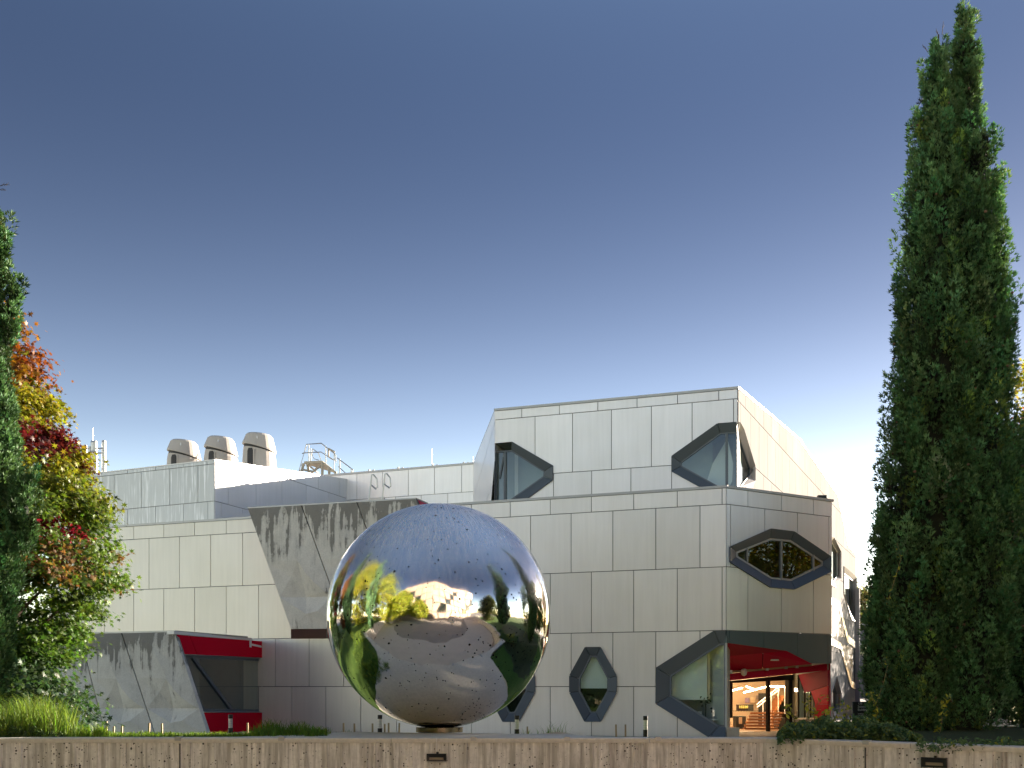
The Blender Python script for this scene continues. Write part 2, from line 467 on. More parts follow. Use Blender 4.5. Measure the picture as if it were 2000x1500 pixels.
def scatter(name, tv, tf, pos, axes, scale, col, mat, parent=None, kind=None, shade=None):
    """copies of template tv/tf (same-size faces) merged into ONE foliage mesh; axes = (X, Y, Z) rows per copy"""
    tv = np.asarray(tv, float); tf = np.asarray(tf); N, k = len(pos), len(tv)
    X, Y, Z = axes
    V = (tv[None, :, 0:1]*X[:, None]+tv[None, :, 1:2]*Y[:, None]+tv[None, :, 2:3]*Z[:, None])*np.asarray(scale).reshape(-1, 1, 1)+pos[:, None]
    L = (tf[None]+(np.arange(N)*k)[:, None, None]).reshape(-1, tf.shape[1])
    me = np_mesh(name, V.reshape(-1, 3), L, tf.shape[1])
    at_ = me.color_attributes.new('Col', 'FLOAT_COLOR', 'POINT')
    c = np.ones((N, k, 4), np.float32); c[:, :, :3] = col[:, None, :]
    at_.data.foreach_set('color', c.ravel())
    return link(name, me, mat, parent, None, kind)
MAPLE = [(0, -.5, 0), (.10, -.12, .02), (.48, -.22, -.05), (.22, .06, .02), (.46, .30, -.05), (.14, .22, .03), (0, .62, -.04), (-.14, .22, .03), (-.46, .30, -.05), (-.22, .06, .02), (-.48, -.22, -.05), (-.10, -.12, .02)]
MAPLE_F = [(1, 2, 3), (3, 4, 5), (5, 6, 7), (7, 8, 9), (9, 10, 11), (11, 1, 3), (11, 3, 9), (3, 5, 9), (5, 7, 9), (0, 1, 11)]
OVAL = [(0, -.5, 0), (.24, -.1, .07), (.2, .22, .06), (0, .55, -.06), (-.2, .22, .06), (-.24, -.1, .07)]
OVAL_F = [(0, 1, 2, 3), (0, 3, 4, 5)]
def sprig_template(n=4, spread=.6):
    V, Fq = [], []
    r = random.Random(3)
    for i in range(n):
        a = 2*math.pi*i/n+r.uniform(-.3, .3); t = spread*r.uniform(.35, 1); L = r.uniform(.7, 1.15); w = .095
        d = Vector((math.cos(a)*t, math.sin(a)*t, 1)).normalized(); s = Vector((-math.sin(a), math.cos(a), 0))
        s = (s*math.cos(i)+d.cross(s)*math.sin(i))
        b = len(V); V += [tuple(d*.0), tuple(d*.45*L+s*w), tuple(d*L), tuple(d*.45*L-s*w)]; Fq.append((b, b+1, b+2, b+3))
    return V, Fq
M['cypress'] = leaf_mat('cypress_foliage', .5, .15)
M['leaf'] = leaf_mat('broad_leaf', .45, .42)
M['ivy'] = leaf_mat('groundcover_leaf', .35, .25)
M['grass'] = leaf_mat('grass_blade', .5, .4)
M['bark'] = plain('bark', (.10, .075, .055), .9, 0, .35, 14)
M['core'] = plain('dark_core', (.012, .018, .010), .95, 0, .3, 20)  # opaque near-black shell; the shaded inside of a crown put into colour

# ================================================================== THE SCIENCE BUILDING
G0 = -.15                                    # ground level by the building
PF = Plane(7.50, 35.0, -5570, 1950)          # long street facade, runs left and away
PR = Plane(7.50, 35.0, 3360, 1950)           # entry facade, runs right and away
PU = Plane(8.24, 36.5, -5940, 1950)          # third storey front
PG = Plane(8.24, 36.5, 950, 1950)            # long right flank
PW = Plane(-.65, 39.4, -1.45, 15.7)          # left flank of the third storey
PB = Plane(-14.0, 47.0, -4490, 1950)         # white plant block, left face
PC = Plane(-14.0, 47.0, 790, 1950)           # white plant block, right face
PD = Plane(-9.57, 57.9, 7.44, -2.6)          # rear upper wall

bld = thing('science_building', 'large pale panel clad building with dark hexagonal windows and red entry behind the steel ball', 'building', loc=(7.5, 35, G0))
bld.location = (0, 0, 0)

ZT = CZ+6.96
zr = [G0-.3, CZ+0., CZ+1.97, CZ+4.20, CZ+6.39, ZT]
jA = [.90+1.575*i for i in range(19)]
jB = [.13+1.575*i for i in range(19)]
W1o = [(1143.7,1263.7),(1173.7,1263.7),(1205.5,1320),(1205.5,1352.5),(1174,1409.5),(1142.5,1409.5),(1113,1352.5),(1113,1319.5)]
W1i = [(1152.5,1280.5),(1165,1280.5),(1188.9,1324.5),(1188.4,1350),(1165,1393),(1152.5,1393),(1129.7,1350.5),(1129.7,1325)]
W2o = [(u-159.5, v+.3) for u, v in W1o]; W2i = [(u-159.5, v+.3) for u, v in W1i]
W3o = [(1418,1231),(1396,1231.3),(1282,1304),(1281,1374.5),(1385,1440),(1418,1440)]
W3i = [(1418,1256),(1405,1256.3),(1307.5,1319),(1307,1360),(1402,1420),(1418,1420)]
fh = [shrink([PF.uv(*q) for q in w], k) for w, k in ((W1o, .03), (W2o, .03), (W3o, 0))]
tF_end = 30.0
facade(PF, [(0, zr[0]), (tF_end, zr[0]), (tF_end, ZT), (0, ZT)],
       [(zr[4], zr[5], jB), (zr[3], zr[4], jA), (zr[2], zr[3], jB), (zr[1], zr[2], jA), (zr[0], zr[1], jB)], fh, M['panel_warm'], bld)
for o in list(bld.children):                 # same cladding left of the hung concrete screen, its beige reflection put into colour
    if o.name.startswith('cladding_panel'):
        tt = sum((v.co.x-PF.x)*PF.dx+(v.co.y-PF.y)*PF.dy for v in o.data.vertices)/len(o.data.vertices)
        if tt > 13: o.data.materials.clear(); o.data.materials.append(M['panel_beige_sheen'])
coping(PF, [(-.07, ZT), (tF_end, ZT)], bld)
b1 = [('blind', [(1128,1275),(1190,1275),(1190,1344.5),(1128,1344.5)], -.30)]
window(PF, W1o, W1i, bld, blind=b1, room='room_dark', bar=.06)
window(PF, W2o, W2i, bld, blind=[('blind', [(968,1275),(1031,1275),(1031,1322),(968,1322)], -.30)], room='room_dark', bar=.06)
w3 = window(PF, W3o, W3i, bld, closed=False, room='room', depth=1.1, bar=.07,
            blind=[('blind', [(1300,1250),(1381,1250),(1381,1367),(1300,1367)], -.42), ('curtain', [(1386,1256),(1418,1256),(1418,1300),(1386,1296)], -.9)])
# things standing inside the corner window: a post, a desk with papers, a pot plant
mb = MB(); a = PF.puv(1384, 1285, -.5); mb.box(a.x-.05, a.x+.05, a.y-.05, a.y+.05, 1.2, 3.2); mb.build('post', M['room_warm'], w3)
mb = MB(); mb.prism([PF.p(.2, .45, -.35), PF.p(2.6, .45, -.35), PF.p(2.6, .45, -1.0), PF.p(.2, .45, -1.0)], (0, 0, .05)); mb.build('desk', M['white'], w3)
mb = MB(); mb.prism([PF.p(.9, .5, -.4), PF.p(1.15, .5, -.4), PF.p(1.1, .5, -.7), PF.p(.95, .5, -.7)], (0, 0, .26)); mb.build('paper_box', M['white'], w3)
mb = MB()
for k in range(26):
    q = PF.p(.78+random.gauss(0, .12), 1.15+random.gauss(0, .16), -.5+random.gauss(0, .06)); w = .07
    d = Vector((random.gauss(0, 1), random.gauss(0, 1), random.gauss(0, 1))).normalized()*w; e2 = d.cross(Vector((random.random(), 1, random.random()))).normalized()*w*.6
    mb.add([q-d, q+e2, q+d, q-e2], [(0, 1, 2, 3)])
mb.tube([PF.p(.78, .5, -.5), PF.p(.78, 1.2, -.5)], .02)
mb.build('pot_plant', M['black'], w3)

# ---- entry facade
tE = PR.t(1623.3)
jR1 = [.18+1.63*i for i in range(4)]; jR0 = [1.0+1.63*i for i in range(4)]
W6o = [(1502.7,1032.8),(1548,1038.4),(1620.6,1087.7),(1620.6,1117),(1549,1151.6),(1502,1147.8),(1423,1098.5),(1423,1068)]
W6i = [(1505.6,1051),(1545,1054.5),(1608,1096),(1608,1104.5),(1546.7,1134.6),(1507,1130.8),(1438.5,1088),(1438.5,1077.5)]
zband = CZ+1.97
facade(PR, [(0, zband), (tE, zband), (tE, ZT), (0, ZT)],
       [(zr[4], zr[5], jR0), (zr[3], zr[4], jR1), (zband, zr[3], jR0, M['panel_entry'])], [shrink([PR.uv(*q) for q in W6o], .03)], M['panel_upper'], bld)
coping(PR, [(0, ZT), (tE+.07, ZT)], bld)
w6 = window(PR, W6o, W6i, bld, room='room_dark', glass='glass_dark', bar=.07, inner_mat=M['coping'],
            mull=[(1458.7,1070,1458.7,1098,.04),(1525.3,1053,1525.3,1133,.04),(1588,1084,1588,1116,.04)])
mb = MB(); c = PR.puv(1514, 1122, -.45)
for k in range(22):
    q = c+Vector((random.gauss(0, .1), 0, random.gauss(0, .09))); mb.tube([q, q+Vector((random.gauss(0, .08), random.gauss(0, .05), random.gauss(0, .08)))], .02, 4)
mb.build('dried_bouquet', plain('dried_brown_red', (.16, .05, .035), .8), w6)
# teal fascia over the entry: four sheets cut to the jagged lower edge
low = [(1418,1255.2),(1421.7,1255.7),(1536.5,1271.3),(1585,1296),(1623.8,1296)]
def low_v(u):
    for (a, va), (b, vb) in zip(low[:-1], low[1:]):
        if a <= u <= b: return va+(vb-va)*(u-a)/(b-a)
    return low[-1][1]
us = [1418, 1423.8, 1491, 1556, 1616, 1623.3]
for a, b in zip(us[:-1], us[1:]):
    g = .35; xs = [a+g]+[q[0] for q in low if a+g < q[0] < b-g]+[b-g]
    poly = [(PR.t(a+g), zband-.015), (PR.t(b-g), zband-.015)]+[PR.uv(x, low_v(x)) for x in reversed(xs)]
    link('fascia_panel', flat(PR, poly, -.10, .13), M['teal'], bld)
# soffit, beam, recess
DO = -2.9                                     # set-back of the doors
q = [PR.puv(1421, 1256, -.01), PR.puv(1536.5, 1271.5, -.01), PR.puv(1421, 1281.5, -1.3)]
link('soffit_panel', mesh_of('soffit', q+[p+Vector((0, 0, .06)) for p in q], [(0, 1, 2), (5, 4, 3), (0, 1, 4, 3), (1, 2, 5, 4), (2, 0, 3, 5)]), M['rose'], bld)
q = [PR.puv(1421, 1281.5, -1.3), PR.puv(1536.5, 1271.5, -.01), PR.puv(1586, 1297, -.01), PR.puv(1421, 1312, -2.3)]
jx = [(.41, 0)]
def lerp(a, b, k): return a+(b-a)*k
a1, a2 = lerp(q[0], q[1], .60), lerp(q[3], q[2], .42); g = Vector((.012, 0, 0))
for P in ([q[0], a1-g, a2-g, q[3]], [a1+g, q[1], q[2], a2+g]):
    link('soffit_panel', mesh_of('soffit', P+[p+Vector((0, 0, .06)) for p in P], [(0, 1, 2, 3), (7, 6, 5, 4), (0, 1, 5, 4), (1, 2, 6, 5), (2, 3, 7, 6), (3, 0, 4, 7)]), M['red'], bld)
mb = MB(); d = lerp(lerp(q[0], q[1], .74), lerp(q[3], q[2], .60), .52)
mb.lathe([(.16, -.03), (.16, .02), (.12, .02), (.12, -.035)], 18, d.x, d.y, True)
o = mb.build('downlight', M['white'], bld); o.location = (0, 0, d.z+.01)
# beam across the recess with a rail on top
A, B = PR.puv(1410, 1317.5, -2.3), PR.puv(1620, 1296.6, -.25); A2, B2 = PR.puv(1410, 1331, -2.3), PR.puv(1620, 1308.5, -.25)
bk = Vector((-PR.nx, -PR.ny, 0))*.30
m1, m2 = lerp(A, B, .40), lerp(A2, B2, .40)
for (p1, p2, p3, p4) in ((A, m1-g, m2-g, A2), (m1+g, B, B2, m2+g)):
    mb = MB(); mb.add([p1, p2, p3, p4, p1+bk, p2+bk, p3+bk, p4+bk], [(0, 3, 2, 1), (4, 5, 6, 7), (0, 1, 5, 4), (1, 2, 6, 5), (2, 3, 7, 6), (3, 0, 4, 7)]); mb.build('beam', M['red'], bld)
mb = MB(); mb.tube([PR.puv(1412, 1313.5, -2.2), PR.puv(1585, 1298.5, -.45)], .05, 6)
mb.build('rail', plain('brass_rail', (.62, .38, .25), .35, .6), bld)
for u in (1427, 1498, 1535, 1556):
    mb = MB(); c = PR.puv(u, 1313.5-(u-1412)*.0867, -2.15+(u-1412)*.0098); mb.box(c.x-.05, c.x+.05, c.y-.07, c.y+.07, c.z-.07, c.z+.07); mb.build('rail_bracket', M['galv'], bld)
cam_b = MB(); c = PR.puv(1453, 1314, -1.7); cam_b.lathe([(.04, .16), (.10, .13), (.12, .02), (.10, -.07), (.03, -.12)], 14, c.x, c.y); o = cam_b.build('dome_camera', M['white'], bld, smooth=True); o.location.z = c.z  # ball-shaped camera under the soffit, gives no light
# recess walls, floor, lobby
fz = G0+.01
mb = MB(); mb.add([PR.p(.06, fz, -.01), PR.p(.06, fz, DO), PR.p(.06, zband, DO), PR.p(.06, zband, -.01)], [(0, 1, 2, 3)]); mb.build('recess_wall', M['room'], bld)
mb = MB(); mb.add([PR.p(0, fz, .6), PR.p(tE, fz, .6), PR.p(tE, fz, DO), PR.p(-.3, fz, DO)], [(0, 1, 2, 3)])
mb.build('entry_floor', plain('brown_pavers', (.115, .085, .068), .7, 0, .25, 8), bld)
zc = 2.95
LQ = [PR.p(-1.2, 0, DO-.05), Vector((3.6, 46.2, 0)), Vector((12.6, 46.2, 0)), Vector((11.85, 40.6, 0)), PR.p(PR.t(1549, DO), 0, DO-.05)]
def wallseg(a, b, name='lobby_wall', z0=fz, z1=zc, mat='room_warm'):
    mb = MB(); mb.add([(a.x, a.y, z0), (b.x, b.y, z0), (b.x, b.y, z1), (a.x, a.y, z1)], [(0, 1, 2, 3)]); return mb.build(name, M[mat], bld)
for a, b in zip(LQ[:-1], LQ[1:]): wallseg(a, b)
mb = MB(); mb.add([(p.x, p.y, zc) for p in LQ], [(0, 1, 2, 3, 4)]); mb.build('lobby_ceiling', M['room'], bld)
mb = MB(); mb.add([(p.x, p.y, fz+.003) for p in LQ], [(0, 1, 2, 3, 4)]); mb.build('lobby_floor', plain('lobby_timber_floor', (.30, .17, .09), .4, 0, .2, 4), bld)
mb = MB(); PW_ = [PR.p(-1.2, 2.2, DO+.06), PR.p(tE-.05, 2.45, DO+.06), PR.p(tE-.05, zc, DO+.06), PR.p(-1.2, zc, DO+.06)]
mb.prism(PW_, Vector((-PR.nx, -PR.ny, 0))*.1); mb.build('transom', M['black'], bld)
# stairs, counter, posters in the lobby
orange = plain('orange_lit_steps', (.50, .20, .07), .5, 0, .2, 5)  # orange glow on the steps and slats put into their colour
for k in range(8):
    a, b = at(1506+3.4*k, 1341, 44.2), at(1540, 1341, 44.2); mb = MB(); mb.box(a.x, b.x, 44.2, 45.6, fz, at(0, 1398-5.6*k, 44.2).z-.0); mb.build('stair_step', orange, bld)
mb = MB()
for v0, v1 in ((1376, 1341), (1382, 1347)): mb.tube([at(1478, v0, 43.9), at(1522, v1, 43.9)], .03)
for u, v0, v1 in ((1490, 1420, 1367), (1506, 1415, 1352), (1520, 1400, 1343), (1533, 1395, 1340)): mb.tube([at(u, v0, 43.9), at(u, v1, 43.9)], .022)
mb.build('stair_railing', M['white'], bld)
wallseg(at(1481, 0, 45.2), at(1505, 0, 45.2), 'dark_partition', fz, 1.35, 'room_dark')
for (u0, u1, v0, v1, Y, nm) in ((1438, 1457, 1399, 1420, 42.2, 'counter'), (1519, 1533, 1402, 1424, 42.0, 'counter')):
    a, b = at(u0, v0, Y), at(u1, v1, Y); mb = MB(); mb.box(a.x, b.x, Y, Y+.6, fz, a.z); mb.build(nm, M['room_dark'], bld)
a, b = at(1444, 1401, 42.1), at(1450, 1414, 42.1); mb = MB(); mb.box(a.x, b.x, 42.15, 42.19, b.z, a.z); mb.build('notice', M['room_warm'], bld)
for (u0, v0, u1, v1, col) in ((1455,1363,1464,1373,(.30,.24,.40)), (1466,1362,1475,1372,(.75,.6,.4)), (1422,1362,1426,1368,(.05,.04,.04)), (1477,1358,1482,1366,(.35,.3,.3)), (1424,1347,1429,1352,(.06,.05,.05))):
    a, b = at(u0, v0, 45.9), at(u1, v1, 45.9); mb = MB(); mb.add([(a.x, 45.9, b.z), (b.x, 45.9, b.z), (b.x, 45.9, a.z), (a.x, 45.9, a.z)], [(0, 1, 2, 3)]); mb.build('poster', plain('poster_print', col, .6), bld)
a, b = at(1441, 1377, 43.2), at(1472, 1386, 43.2); mb = MB(); mb.box(a.x, b.x, 43.2, 43.5, b.z-.05, a.z+.02); mb.build('brochure_rack', M['room_dark'], bld)
yb = plain('yellow_brochures', (.60, .55, .16), .6)
for k in range(5):
    a, b = at(1444+k*3.6, 1378, 43.1), at(1446.4+k*3.6, 1383.5, 43.1); mb = MB(); mb.box(a.x, b.x, 43.1, 43.14, b.z, a.z); mb.build('brochure', yb, bld)
for k in range(6):
    a, b = at(1466-k*2.2, 1391+6.2*k, 41.6), at(1530-k*1.5, 1395+6.2*k, 41.6); mb = MB(); mb.box(a.x, b.x, 41.6+.05*k, 41.75+.05*k, b.z, a.z); mb.build('orange_slat', orange, bld)
strip = emit_mat('lamp_strip', (1, .72, .42), 8)
for (u1, v1, u2, v2, y1, y2) in ((1415,1352.5,1449,1343.5,42,43.4), (1453,1352.5,1499,1340.5,42,44), (1458,1341,1473,1346.5,43,44), (1500,1340,1532,1341,43,44)):
    mb = MB(); mb.tube([at(u1, v1, y1), at(u2, v2, y2)], .028, 5); mb.build('strip_lamp', strip, bld)
for (x, y) in ((7.6, 43.6), (10.2, 43.0), (9.2, 41.0)):
    ld = bpy.data.lights.new('lobby_lamp', 'AREA'); ld.shape = 'RECTANGLE'; ld.size = 1.6; ld.size_y = .4; ld.energy = 10; ld.color = (1, .66, .34)
    lo = bpy.data.objects.new('lobby_lamp', ld); COL.objects.link(lo); lo.location = (x, y, zc-.12); lo.parent = bld
# glazed doors: posts, header, panes, the chain of small decals
def post(pl, u, w, v0, v1, off, name='door_post', dep=.12):
    a, b = pl.uv(u-w/2, v0, off), pl.uv(u+w/2, v1, off)
    mb = MB(); mb.prism([pl.p(a[0], b[1], off), pl.p(b[0], b[1], off), pl.p(b[0], a[1], off), pl.p(a[0], a[1], off)], Vector((-pl.nx, -pl.ny, 0))*dep)
    mb.build(name, M['black'], bld)
hd = [PR.uv(1412, 1331, DO+.05), PR.uv(1547, 1317.5, DO+.05), PR.uv(1547, 1328, DO+.05), PR.uv(1412, 1335, DO+.05)]
link('door_header', flat(PR, hd, DO, .14), M['black'], bld)
post(PR, 1429, 4.2, 1332, 1402, DO+.04); post(PR, 1502, 4.4, 1329, 1431, DO+.04); post(PR, 1544.3, 7.5, 1318, 1432, DO+.1, dep=.2)
for (a, b) in ((1412, 1427), (1431, 1500), (1504, 1541)):
    P = [PR.uv(a, 1333, DO), PR.uv(b, 1330, DO), PR.uv(b, 1431, DO), PR.uv(a, 1431, DO)]
    dr = link('glass_door', flat(PR, P, DO), M['glass_door'], bld)
    mb = MB(); u = a+1
    while u < b-2:
        c = PR.uv(u+1, 1388.6, DO+.012); r = .035
        mb.add([PR.p(c[0]-r, c[1], DO+.012), PR.p(c[0], c[1]-r*.7, DO+.012), PR.p(c[0]+r, c[1], DO+.012), PR.p(c[0], c[1]+r*.7, DO+.012)], [(0, 1, 2, 3)]); u += 3.1
    o = mb.build('door_decal', plain('dark_red_decal', (.06, .008, .012), .5), dr, kind='stuff')
# splayed right side of the recess
sa, sb = PR.p(PR.t(1548, DO), 0, DO), PR.p(tE-.10, 0, -.12)
PS = Plane(sa.x, sa.y, sb.x-sa.x, sb.y-sa.y)
fac = [('rose', [(1561,1317.5),(1619,1308.5),(1618.6,1338.5),(1573.5,1353)], .0), ('red2', [(1585.5,1350),(1618.6,1339.5),(1618.6,1375),(1594,1375)], .0),
       ('red2', [(1594,1375.6),(1618.6,1375.6),(1618.6,1403),(1590.5,1403)], .02)]
for m_, P, off in fac: link('recess_panel', flat(PS, [PS.uv(u, v, off) for u, v in P], off, .04), M[m_], bld)
link('side_glazing', flat(PS, [PS.uv(*q, -.06) for q in [(1548,1319),(1561,1317.5),(1573,1352),(1586,1350),(1594,1376),(1590,1403),(1548,1403)]], -.06), M['glass_office'], bld)
for (P, w) in (([(1559.5,1319),(1559.5,1403)], .07), ([(1560.5,1319),(1572,1352),(1572,1403)], .08), ([(1583.5,1351),(1583.5,1403)], .06), ([(1585,1351),(1593,1376),(1590,1403)], .06)):
    mb = MB(); mb.tube([PS.puv(*q) for q in P], w/2, 4); mb.build('mullion', M['black'], bld)
mb = MB(); a, b = PS.puv(1546, 1405, .05), PS.puv(1619, 1405, .05); mb.prism([a, b, b+Vector((0, 0, .06)), a+Vector((0, 0, .06))], Vector((-PS.nx, -PS.ny, 0))*.3); mb.build('sill', M['white'], bld)
mb = MB(); a, b = PS.puv(1546, 1405.5, .0), PS.puv(1619, 1405.5, .0); mb.prism([Vector((a.x, a.y, G0)), Vector((b.x, b.y, G0)), b, a], Vector((-PS.nx, -PS.ny, 0))*.2); mb.build('plinth', M['room'], bld)
LS = math.hypot(sb.x-sa.x, sb.y-sa.y); mb = MB(); mb.add([PS.p(0, G0, -.13), PS.p(LS*.97, G0, -.13), PS.p(LS*.97, 2.9, -.13), PS.p(0, 2.9, -.13)], [(0, 1, 2, 3)]); mb.build('inner_wall', M['room'], bld)
# end wall of the entry block, then the flank
mb = MB(); e0 = PR.p(tE, 0, 0); e1 = Vector((e0.x+.9, e0.y+7.0, 0))
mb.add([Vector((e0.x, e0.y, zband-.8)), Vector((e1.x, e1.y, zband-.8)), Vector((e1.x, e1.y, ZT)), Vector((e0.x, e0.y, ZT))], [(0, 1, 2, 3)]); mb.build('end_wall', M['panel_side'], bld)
mb = MB(); mb.add([Vector((e0.x, e0.y+.06, G0)), Vector((e1.x, e1.y, G0)), Vector((e1.x, e1.y, zband-.8)), Vector((e0.x, e0.y+.06, zband-.8))], [(0, 1, 2, 3)]); mb.build('end_wall', M['red'], bld)

# ---- third storey front (PU), left flank (PW), right flank (PG)
tUL = PU.t(968); zU0 = CZ+6.2; zUT = CZ+10.87
W4o = [(967.9,866),(1000.6,863),(1081,910),(1080.4,938.6),(1031.5,974.6),(1000,997),(967.9,999)]
W4i = [(967.9,881),(998.5,879),(1063.6,920),(1063,931),(1005,972),(990,983),(967.9,984)]
W5o = [(1439.8,825),(1401.4,828),(1312,891.5),(1312,921.5),(1366,951.5),(1400,971),(1439.8,972)]
W5i = [(1439.8,843.5),(1406.5,845),(1328.5,902),(1328.5,911),(1399,950),(1420,960),(1439.8,962)]
ztopU = [CZ+10.87, CZ+10.28, CZ+8.16, CZ+6.2]   # row lines measured at the corner
zl = lambda v: CZ+(HV-v)*36.5/FPX
jU1 = [PU.t(u) for u in (1432.8,1352,1272.5,1194.5,1118.5,1045.5,973.5)]
jU2 = [PU.t(u) for u in (1393,1312,1232.5,1156,1081.5,1008)]
jU0 = [PU.t(u) for u in (1404,1323.5,1244.5,1168,1093,1019.5)]
h45 = [[PU.uv(*q) for q in w] for w in (W4o, W5o)]
facade(PU, [(0, zU0), (tUL, zU0), (tUL, zUT), (0, zUT)],
       [(zl(779), zUT, jU0), (CZ+8.25, zl(779), jU1), (zU0, CZ+8.25, jU2)], h45, M['panel_upper'], bld)
coping(PU, [(-.05, zUT), (tUL+.05, zUT)], bld)
w4 = window(PU, W4o[1:]+W4o[:1], W4i[1:]+W4i[:1], bld, closed=False, room='room', depth=2.2,
       blind=[('curtain', [(985,870),(1070,870),(1070,990),(985,990)], -1.5), ('blind', [(1005,870),(1012,870),(1012,990),(1005,990)], -1.2)],
       mull=[(986.5,884,986.5,984,.09),(976,935,984,893,.05)])
w5 = window(PU, W5o, W5i, bld, closed=False, room='room', depth=2.2,
       blind=[('curtain', [(1325,850),(1392,850),(1392,965),(1325,965)], -1.3), ('blind', [(1392,905),(1418,860),(1418,965),(1372,965)], -1.0), ('blind', [(1422,860),(1432,905),(1430,940),(1420,960)], -.6)],
       mull=[(1419.5,848,1419.5,960,.09)])
mb = MB()
tWE = PW.t(925.4); zWE = CZ+12.3
h4 = [PW.uv(*q) for q in [(968.2,866),(966,884),(955.5,956),(963,990),(968.2,1000)]]
h4 = [(0, zl(866)+.1), (.15, zl(866)), (4.6, CZ+8.2), (3.0, CZ+6.2), (0, CZ+6.2)]
zw = CZ+10.4
facade(PW, [(0, zU0), (tWE, zU0), (tWE, zWE), (0, zUT)], [(zU0, CZ+8.25, []), (CZ+8.25, zw, []), (zw, 20, [])], [h4], M['panel_upper'], bld)
coping(PW, [(0, zUT), (tWE, zWE)], bld, over=.03)
link('pane', flat(PW, shrink(h4, .12), -.05), M['glass'], w4)
link('frame_panel', mesh_of('fr', [PW.p(*a, .03) for a in ccw(h4)]+[PW.p(*a, .03) for a in shrink(h4, .16)], [(i, (i+1) % 5, 5+(i+1) % 5, 5+i) for i in range(5)]), M['frame'], w4)
# right flank
sil = [(1440.5,760),(1560,860),(1635,969),(1655,1067),(1671,1086)]
gp = [PG.uv(*q) for q in sil]; tG = gp[-1][0]
W5g_o = [(1440.2,824.5),(1448,837),(1471,911.6),(1471,939.5),(1463,955.6),(1452,972),(1440.2,975)]
W5g_i = [(1440.2,844),(1444,848.6),(1467,916),(1466,928),(1449,950),(1446,958),(1440.2,960)]
Wa = [(1618,1048),(1626,1050),(1640,1078),(1640,1130),(1630,1147),(1618,1142)]
Wai = [(1618,1056),(1625,1058),(1637.5,1081),(1637.5,1124),(1629,1136),(1618,1131)]
Wb = [(1646,1106),(1671,1127.5),(1671,1215),(1661,1211),(1656,1195),(1646.5,1160)]
Wbi = [(1648.5,1118),(1671,1137),(1671,1203),(1663,1200),(1658,1188),(1648.5,1156)]
Wc = [(1618,1170),(1637,1181),(1653,1245),(1671,1261),(1671,1273),(1650,1256),(1618,1246)]
Wd = [(1618,1251),(1640,1262),(1660,1336),(1671,1342),(1671,1262),(1655,1256)]
Wdi = [(1632,1256),(1642,1262),(1662,1330),(1671,1334),(1671,1266),(1655,1260)]
We = [(1631.5,1321.5),(1640,1354),(1640,1380),(1634,1397),(1626,1397),(1621.5,1378),(1621.5,1353)]
Wei = [(1631.3,1334),(1637.3,1356),(1637.3,1378),(1632.5,1391),(1628,1391),(1624.5,1377),(1624.5,1356)]
tb = [PG.uv(*q) for q in W5g_o]
zg = [G0, CZ+2.0, CZ+4.2, CZ+6.4, CZ+8.55, CZ+10.45]
segs = list(zip(gp[:-1], gp[1:]))
k_ = 0
for si, (a, b) in enumerate(segs):
    hs = [[PG.uv(*q) for q in w] for w in (W5g_o, Wa, Wb, We, Wdi)]
    hs = [h for h in hs if max(x[0] for x in h) > a[0]-.1 and min(x[0] for x in h) < b[0]+.1]
    def cv(h):       # convex hull keeps the cutter convex
        P = sorted(set(h)); lo, up = [], []
        for p in P:
            while len(lo) > 1 and (lo[-1][0]-lo[-2][0])*(p[1]-lo[-2][1])-(lo[-1][1]-lo[-2][1])*(p[0]-lo[-2][0]) <= 0: lo.pop()
            lo.append(p)
        for p in reversed(P):
            while len(up) > 1 and (up[-1][0]-up[-2][0])*(p[1]-up[-2][1])-(up[-1][1]-up[-2][1])*(p[0]-up[-2][0]) <= 0: up.pop()
            up.append(p)
        return lo[:-1]+up[:-1]
    hs = [cv(h) for h in hs]
    js = [.35+1.6*i for i in range(22)]; js2 = [1.15+1.6*i for i in range(22)]
    js = [j for j in js if j > a[0]+.3 and j < b[0]-.3]; js2 = [j for j in js2 if j > a[0]+.3 and j < b[0]-.3]
    zlo = CZ+4.2 if si == 0 else G0
    facade(PG, [(a[0], zlo), (b[0], zlo), (b[0], b[1]), (a[0], a[1])],
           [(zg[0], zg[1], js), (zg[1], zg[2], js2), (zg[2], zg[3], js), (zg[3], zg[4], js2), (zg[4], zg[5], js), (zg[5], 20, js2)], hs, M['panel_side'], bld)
coping(PG, [gp[0], gp[1], gp[2], gp[3], gp[4]], bld, over=.06)
w5s = window(PG, W5g_o, W5g_i, bld, closed=False, mat=M['frame_grey'], room=None, root=w5, glass='glass_dark', bar=.03)
window(PG, Wa, Wai, bld, mat=M['frame_grey'], inner_mat=M['frame_grey'], glass='glass_dark', room='room', bar=.05, name='window')
window(PG, Wb, Wbi, bld, mat=M['frame_grey'], inner_mat=M['frame_grey'], glass='glass_dark', room='room', bar=.05)
window(PG, We, Wei, bld, mat=M['frame_grey'], inner_mat=M['frame_grey'], glass='glass_dark', room='room', bar=.05)
